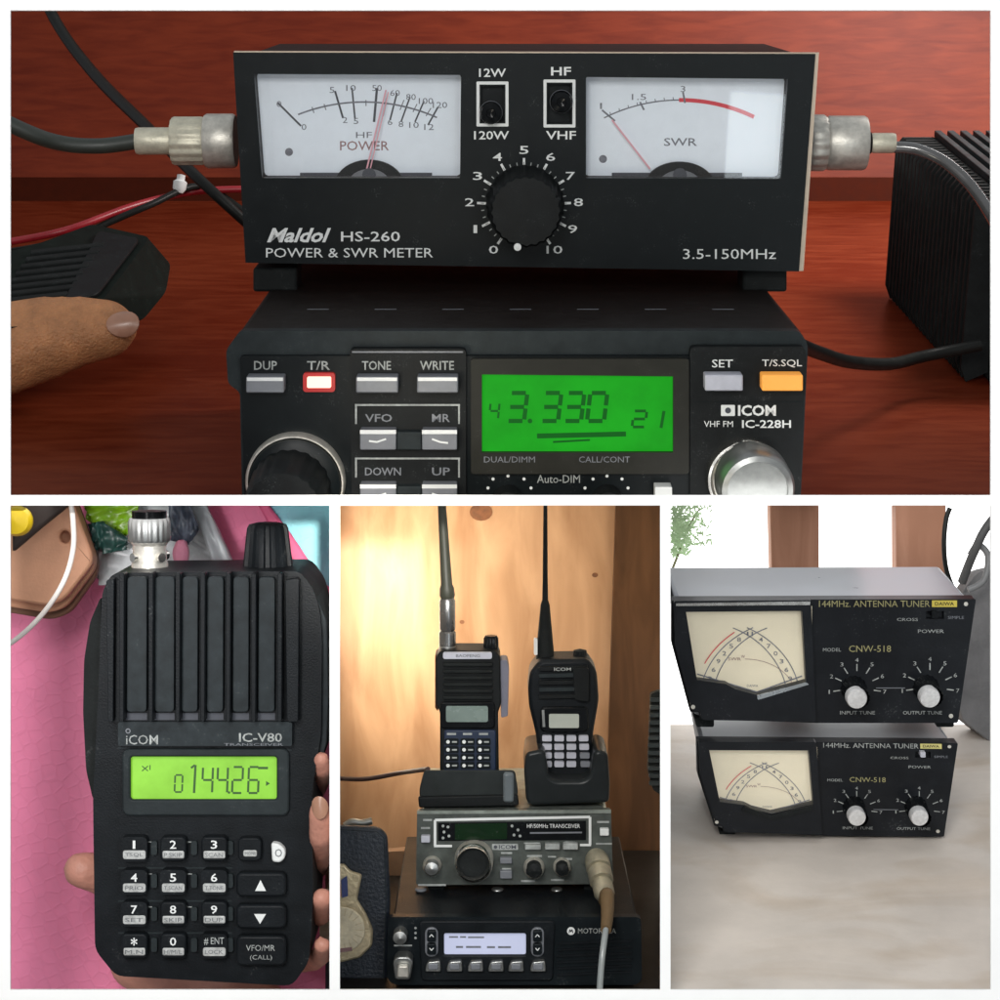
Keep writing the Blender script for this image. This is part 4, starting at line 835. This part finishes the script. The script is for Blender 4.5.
# badge wallet
w1 = Unit('badge_wallet', 'dark leather wallet standing at left with a pale gold badge', 'wallet', 360, 985, 2.9, pitch=2)
lw = M('navy_black_leather', (.014, .020, .030), .5, n=.2, bump=.35, bs=25)
mb = MB(); w1.prism(mb, rpoly([(325, 826), (378, 828), (387, 836), (390, 900), (386, 1000), (325, 1000)], 7), -.16, 0, lw); w1.stroke(mb, [(330, 829), (377, 832), (384, 838), (386, 900), (383, 990)], .9, .003, charcoal); mb.build('cover', w1.e, .05)
gold = M('pale_gold', (.62, .52, .34), .35, .55, n=.2, ns=5, bump=.3, bs=14)
mb = MB(); w1.prism(mb, rpoly([(325, 868), (344, 864), (350, 871), (362, 875), (359, 890), (357, 900), (366, 914), (373, 930), (372, 946), (360, 958), (340, 963), (325, 962)], 2.5), 0, .07, gold); bd = mb.build('badge', w1.e, .03)
mb = MB(); w1.prism(mb, circ(342, 930, 23, 28), .07, .1, M('ivory_enamel', (.70, .62, .45), .4, n=.2, ns=6, bump=.3, bs=10)); 
for k in range(18): t = R(k * 20); w1.stroke(mb, [(342 + 14 * math.cos(t), 930 + 14 * math.sin(t)), (342 + 22 * math.cos(t), 930 + 22 * math.sin(t))], .8, .103, gold)
mb.build('medallion', bd, .015)
mb = MB(); w1.prism(mb, rpoly([(341, 880), (347, 876), (348, 896), (342, 898)], 1), .07, .09, M('blue_enamel', (.05, .07, .2), .3)); w1.prism(mb, rpoly([(334, 880), (340, 879), (341, 897), (334, 900)], 1), .07, .088, M('rose_enamel', (.4, .12, .1), .3)); mb.build('enamel_stripes', bd)
mb = MB(); w1.stroke(mb, [(336, 951), (352, 949)], 4, .11, brownink); mb.build('plate_slot', bd)
mb = MB(); c = W(356, 822, 4.4); mb.tube([W(345, 826, 4.4), W(352, 822, 4.4), W(362, 823, 4.4), W(372, 821, 4.4)], .045, steel); tag(mb.build('metal_clip'), 'small metal clip on top of the dark wallet', 'clip')
sb_ = Unit('cardboard_piece', 'brown cardboard piece between the wallet and the transceiver', 'cardboard', 400, 880, 6.9); mb = MB(); sb_.prism(mb, [(386, 852), (418, 850), (418, 925), (386, 925)], -.3, 0, M('brown_card', (.24, .14, .08), .8)); mb.build('front', sb_.e)
# ribbed strip at right edge
rs = Unit('ribbed_strip', 'black ribbed strip hanging at the right edge by the brown board', 'strip', 655, 795, 6.0); mb = MB(); rs.prism(mb, rpoly([(651, 694), (661, 690), (661, 795), (653, 790), (648, 770)], 2), -.2, 0, rubber)
for k in range(12): rs.pad(mb, 648 + abs(k - 7) * .35, 698 + k * 7.6, 660, 702 + k * 7.6, 0, .08, charcoal, 1)
mb.build('strip_body', rs.e)

# ============================================================ BOTTOM RIGHT SCENE
QP = 12.0; qn = Vector((0, -math.sin(R(QP)), math.cos(R(QP))))
tb = M('pale_worn_table', (.60, .54, .48), .5, n=.10, ns=.9, bump=.06, bs=12); t = tb.node_tree
# stains of the worn top
b = t.nodes['Principled BSDF']; src = b.inputs['Base Color'].links[0].from_socket
no = t.nodes.new('ShaderNodeTexNoise'); no.inputs['Scale'].default_value = .55; no.inputs['Detail'].default_value = 5; no.inputs['Distortion'].default_value = .8
tc_ = t.nodes.new('ShaderNodeTexCoord'); mp_ = t.nodes.new('ShaderNodeMapping'); mp_.inputs['Scale'].default_value = (.8, 1.6, 1); t.links.new(tc_.outputs['Object'], mp_.inputs[0]); t.links.new(mp_.outputs[0], no.inputs['Vector'])
rp = t.nodes.new('ShaderNodeValToRGB'); rp.color_ramp.elements[0].position = .34; rp.color_ramp.elements[0].color = (.87, .82, .76, 1); rp.color_ramp.elements[1].position = .52; rp.color_ramp.elements[1].color = (1, 1, 1, 1)
t.links.new(no.outputs['Fac'], rp.inputs[0]); mx = t.nodes.new('ShaderNodeMix'); mx.data_type = 'RGBA'; mx.blend_type = 'MULTIPLY'; mx.inputs[0].default_value = 1
t.links.new(src, mx.inputs[6]); t.links.new(rp.outputs[0], mx.inputs[7]); t.links.new(mx.outputs[2], b.inputs['Base Color'])
P0 = Vector((0, .1, -5.05)); tz = lambda y: P0.z + math.tan(R(QP)) * (y - P0.y)
mb = MB(); A = []
for (px, y) in ((670.5, .1), (1040, .1), (1040, 8.7), (668.5, 8.7)):
    v = W(px, 800, y); A.append(Vector((v.x, y, tz(y))))
mb.loft(A, [v - Vector((0, 0, .2)) for v in A], tb); o = mb.build('table_top'); tag(o, 'pale grey worn table top under the two stacked tuners', 'table')
mb = MB(); a = [W(668, 503, 9.6), W(1060, 503, 9.6), W(1060, 830, 9.6), W(668, 830, 9.6)]; a[0].z = a[1].z = -.07
mb.loft(a, [v + Vector((0, .05, 0)) for v in a], emis('overcast_daylight', (1, 1, .985), 2.6)); structure(mb.build('sky'))
postm = wood('salmon_brown_wood', (.38, .185, .115), (.56, .30, .20), (2.5, 2.5, .4), .6, 1.2, bump=.05)
for (x0, x1, x2, x3, lab) in ((770, 819, 820, 776, 'left of the two brown wooden posts against the white daylight'), (896, 946, 944, 897, 'right brown wooden post, the one beside the black hanging cable')):
    mb = MB(); a = [W(x0, 503, 8.75), W(x1, 503, 8.75), W(x2, 640, 8.75), W(x3, 640, 8.75)]; a[0].z = a[1].z = -.07
    a = a[:2] + [Vector((a[2].x, 8.75, tz(8.7) - .1)), Vector((a[3].x, 8.75, tz(8.7) - .1))]
    mb.loft(a, [v + Vector((0, .35, 0)) for v in a], postm); o = mb.build('wooden_post', None, .02); tag(o, lab, 'post')
# leaves outside the window
random.seed(11)
lf = M('washed_out_leaf', (.22, .36, .16), .5, n=.4, ns=2, emit=(.6, .75, .5), es=.3); stm = M('leaf_stem', (.2, .2, .1), .6)  # leaves given a faint glow to look washed out by the sky
pl = bpy.data.objects.new('shrub', None); COL.objects.link(pl); pl.location = W(680, 560, 9.1); tag(pl, 'leafy green shrub in the daylight at upper left of the posts', 'shrub')
mb = MB(); I_ = pl.location
for k in range(520):
    r = random.random() ** .7; x = 672 + abs(random.gauss(0, 16)) ; y = random.uniform(506, 556) - (x - 672) * .1; 
    if x > 712 or (y > 545 and x > 690): continue
    c = W(x, y, 9.0 + random.uniform(-.2, .3)) - I_; a1 = random.uniform(0, 6.28); L_ = random.uniform(.03, .085); d1 = Vector((math.cos(a1), random.uniform(-.6, .6), math.sin(a1))); d2 = d1.orthogonal().normalized() * L_ * .32
    mb.add([c - d1 * L_, c + d2, c + d1 * L_, c - d2], [(0, 1, 2, 3)], lf)
mb.build('leaves', pl)
mb = MB(); mb.tube([W(660, 600, 9.1) - I_, W(676, 560, 9.1) - I_, W(690, 525, 9.1) - I_, W(700, 508, 9.1) - I_], [.02, .02, .015, .01], stm); mb.build('stem', pl)

# ---- tuners
UC = [(672, 600), (976, 599), (958, 722), (692, 712)]; LC = [(697, 741), (958, 743), (944, 836), (716, 826)]
def bil(c, a, b): 
    x = (c[0][0] * (1 - a) + c[1][0] * a) * (1 - b) + (c[3][0] * (1 - a) + c[2][0] * a) * b
    y = (c[0][1] * (1 - a) + c[1][1] * a) * (1 - b) + (c[3][1] * (1 - a) + c[2][1] * a) * b
    return x, y
def inv(px, py):
    a, b = .5, .5
    for _ in range(12):
        x, y = bil(UC, a, b); b += (py - y) / 118; x, y = bil(UC, a, b); a += (px - x) / 285
    return a, b
low_map = lambda px, py: bil(LC, *inv(px, py))
tnm = M('tuner_black_panel', (.010, .0115, .014), .3, n=.25, ns=2, bump=.04); topm = M('satin_grey_lid', (.30, .315, .34), .3, .3, n=.06, ns=2)
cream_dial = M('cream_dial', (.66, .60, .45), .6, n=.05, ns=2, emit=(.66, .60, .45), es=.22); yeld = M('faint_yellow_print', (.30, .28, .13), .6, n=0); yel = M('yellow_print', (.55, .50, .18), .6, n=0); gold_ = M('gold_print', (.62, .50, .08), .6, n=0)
silvercap = M('knob_silver_cap', (.60, .60, .60), .45, .3, n=.15, ns=25)
def tuner(u, upper):
    k = 1 if upper else .86
    mb = MB(); u.prism(mb, [(677, 603), (972, 602), (955, 722), (694, 716)], -1.95, -.15, topm); mb.build('case', u.e, .05)
    mb = MB(); pts = rpoly([(672, 600), (976, 599), (958, 723), (818, 723), (700, 719), (699, 712), (690, 712), (672, 645)], 2)
    u.prism(mb, pts, -.15, .03, tnm)
    u.prism(mb, rpoly([(674, 601), (811, 600), (816, 722), (702, 720), (700, 712), (692, 710), (675, 645)], 2), .03, .16, tnm)
    WN = [(686, 612), (802, 611), (806, 682), (757, 695), (735, 689), (726, 684), (697, 680)]
    cu = MB(); u.cutter(cu, WN, -.12, .5, .16); u.cutter(cu, [(926, 611), (944, 611), (944, 619), (926, 619)], -.04, .5, .03); mb.cut(cu)
    if upper: u.prism(mb, rpoly([(757, 695.5), (806, 682.5), (809, 684.5), (758, 700)], .6), .16, .175, M('satin_bevel', (.32, .35, .37), .25, .6)); u.prism(mb, [(676, 603.5), (810, 601.5), (810, 605), (676, 606)], .16, .18, chrome)
    else: u.prism(mb, rpoly([(726, 686), (757, 698), (790, 688), (806, 684), (806, 690), (757, 704), (722, 692)], 1), .16, .19, satin)
    h = .034; tx = dimwhite
    u.text(mb, '144MHz. ANTENNA TUNER', 819, 600.5, 930, 607, h, yeld if upper else dimwhite, .0)
    u.prism(mb, [(932, 600.5), (957, 600.5), (957, 607), (932, 607)], .03, h, gold_ if upper else yel); u.text(mb, 'DAIWA', 935, 602, 954, 605.5, h + .004, tnm, .02)
    u.text(mb, 'MODEL', 823, 648, 841, 651.5, h, tx, .01); u.text(mb, 'CNW-518', 849, 645.5, 891, 652, h, yeld, .0)
    u.text(mb, 'CROSS', 897, 618, 918, 621, h, tx); u.text(mb, 'SIMPLE', 948, 616, 964, 619, h, greyp); u.text(mb, 'POWER', 918, 629.5, 944, 633, h, tx)
    u.text(mb, 'INPUT TUNE', 840, 711, 875, 714.5, h, tx); u.text(mb, 'OUTPUT TUNE', 903, 711, 942, 714.5, h, tx); u.stroke(mb, [(876, 688), (905, 688)], .8, h, greyp)
    for (cx, cy) in ((857, 688), (930, 687)):
        for i in range(7):
            t = R(180 + 8 - i * 32.6); a_, b_ = math.cos(t), -math.sin(t)
            u.stroke(mb, [(cx + a_ * 17, cy + b_ * 17), (cx + a_ * 24, cy + b_ * 24)], 1.1, h, tx); u.text(mb, str(i + 1), cx + a_ * 28 - 1.6, cy + b_ * 28 - 2, cx + a_ * 28 + 1.6, cy + b_ * 28 + 2, h, tx)
    for (x, y) in ((966, 604), (951, 716), (693, 707)): u.flat(mb, circ(x, y, 2.2, 10), h + (0.13 if x < 700 else 0), nickel)
    mb.build('front_panel', u.e, .01)
    mb = MB(); u.pad(mb, 932, 611.5, 938, 618.5, -.04, .1, gloss if upper else lightgrey, 1); mb.build('slide_switch', u.e)
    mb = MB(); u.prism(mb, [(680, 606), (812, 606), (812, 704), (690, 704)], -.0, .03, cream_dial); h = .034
    def arc(cx, cy, r, a0, a1, wd, m, hh_, ry=None): u.stroke(mb, circ(cx, cy, r, 18, a0, a1, ry), wd, hh_, m)
    if True:
        arc(800, 700, 100, 176, 118, 1.0, softink, h, 82); arc(800, 704, 88, 172, 112, 1.0, softink, h + .001, 82)
        arc(700, 700, 100, 4, 62, 1.0, softink, h + .009, 82); arc(700, 704, 88, 8, 68, 1.0, softink, h + .012, 82)
        arc(798, 700, 103, 155, 128, 1.0, redink, h + .02, 86); arc(745, 695, 50, 20, 90, .5, brownink, h + .02, 36)
    for i in range(8):
        t = R(170 - i * 6.6); x = 800 + 94 * math.cos(t); y = 702 - 82 * math.sin(t); u.text(mb, str((i * 3) % 10), x - 2, y - 2.2, x + 2, y + 2.2, h + .02, softink, .01)
        t = R(10 + i * 6.6); x = 700 + 94 * math.cos(t); u.text(mb, str((i * 7 + 2) % 10), x - 2, y - 2.2, x + 2, y + 2.2, h + .022, softink, .01)
    u.stroke(mb, [(697, 674), (757, 692), (802, 676)], 1.2, h + .02, softink); u.text(mb, 'W', 741, 655, 745, 658, h, brownink); u.text(mb, 'SWR', 728, 657.5, 741, 660.5, h + .01, brownink)
    u.text(mb, 'DAIWA', 747, 684.5, 758, 687, h, softink); d_ = mb.build('dial', u.e)
    mb = MB(); u.prism(mb, WN, .13, .14, clear); mb.build('window_pane', d_)
    for (cx, cy) in ((857, 688), (930, 687)):
        mb = MB(); u.knob(mb, cx + .5, cy + 7, 11.5 * k, [(0, .03), (1.15, .03), (1.1, .1), (1, .14), (.95, .4), (.88, .44)], gloss, n=60, flute=15, fd=.06, cap=False, at=.3)
        kn = mb.build('knob', u.e); mb = MB(); u.knob(mb, cx, cy + 11, 10.2 * k, [(1, .38), (1, .48), (.92, .51), (0, .515)], silvercap, n=40, at=.5); mb.build('knob_cap', kn)
    for x in (705, 945):
        mb = MB(); u.pad(mb, x - 9, 718, x + 9, 727 if upper else 726, -.6, -.15, rubber, 2); mb.build('foot', u.e)
q4 = hit(830, 839, P0, qn)
ul = Unit('antenna_tuner', 'lower black antenna tuner of the pair, standing on the pale table', 'tuner', 830, 836, q4.y, pitch=QP, mp=None); 
ul.mp = low_map; tuner(ul, False)
uu = Unit('antenna_tuner', 'upper black antenna tuner of the pair, with a shiny grey lid, stacked on the other', 'tuner', 825, 722, q4.y - .22, pitch=QP); tuner(uu, True)

# ---- things at the right edge
g = Unit('grey_case', 'grey upholstered case at the right edge behind the tuners', 'case', 975, 700, 8.0)
mb = MB(); a = rpoly([(958, 700), (962, 592), (978, 572), (1030, 560), (1030, 770), (990, 742), (962, 720)], 6)
g.prism(mb, a, -.5, 0, M('grey_cloth', (.17, .165, .165), .8, n=.25, ns=2, bump=.3, bs=10)); mb.build('shell', g.e, .1, 3)
mb = MB(); mb.tube([W(950, 508, 7.6), W(946, 520, 7.6), W(944, 545, 7.6), W(947, 572, 7.7), W(958, 600, 7.8)], .035, kk); tag(mb.build('hanging_cable'), 'black cable hanging down beside the right brown post', 'cable')
mb = MB(); mb.tube([W(1040, 470, 7.2) * 1, W(992, 520, 7.2), W(975, 550, 7.3), W(962, 582, 7.6)], .06, M('dark_grey_strap', (.07, .07, .07), .6)); tag(mb.build('strap'), 'dark grey strap slanting down to the grey case', 'strap')
mb = MB(); mb.tube([W(970, 555, 7.5), W(978, 545, 7.5), W(988, 556, 7.5), W(984, 580, 7.5), W(968, 590, 7.5)], .045, M('grey_lead2', (.2, .2, .2), .5)); tag(mb.build('grey_lead'), 'grey lead looped over the top of the grey case', 'cable')
tag(o, None, None)
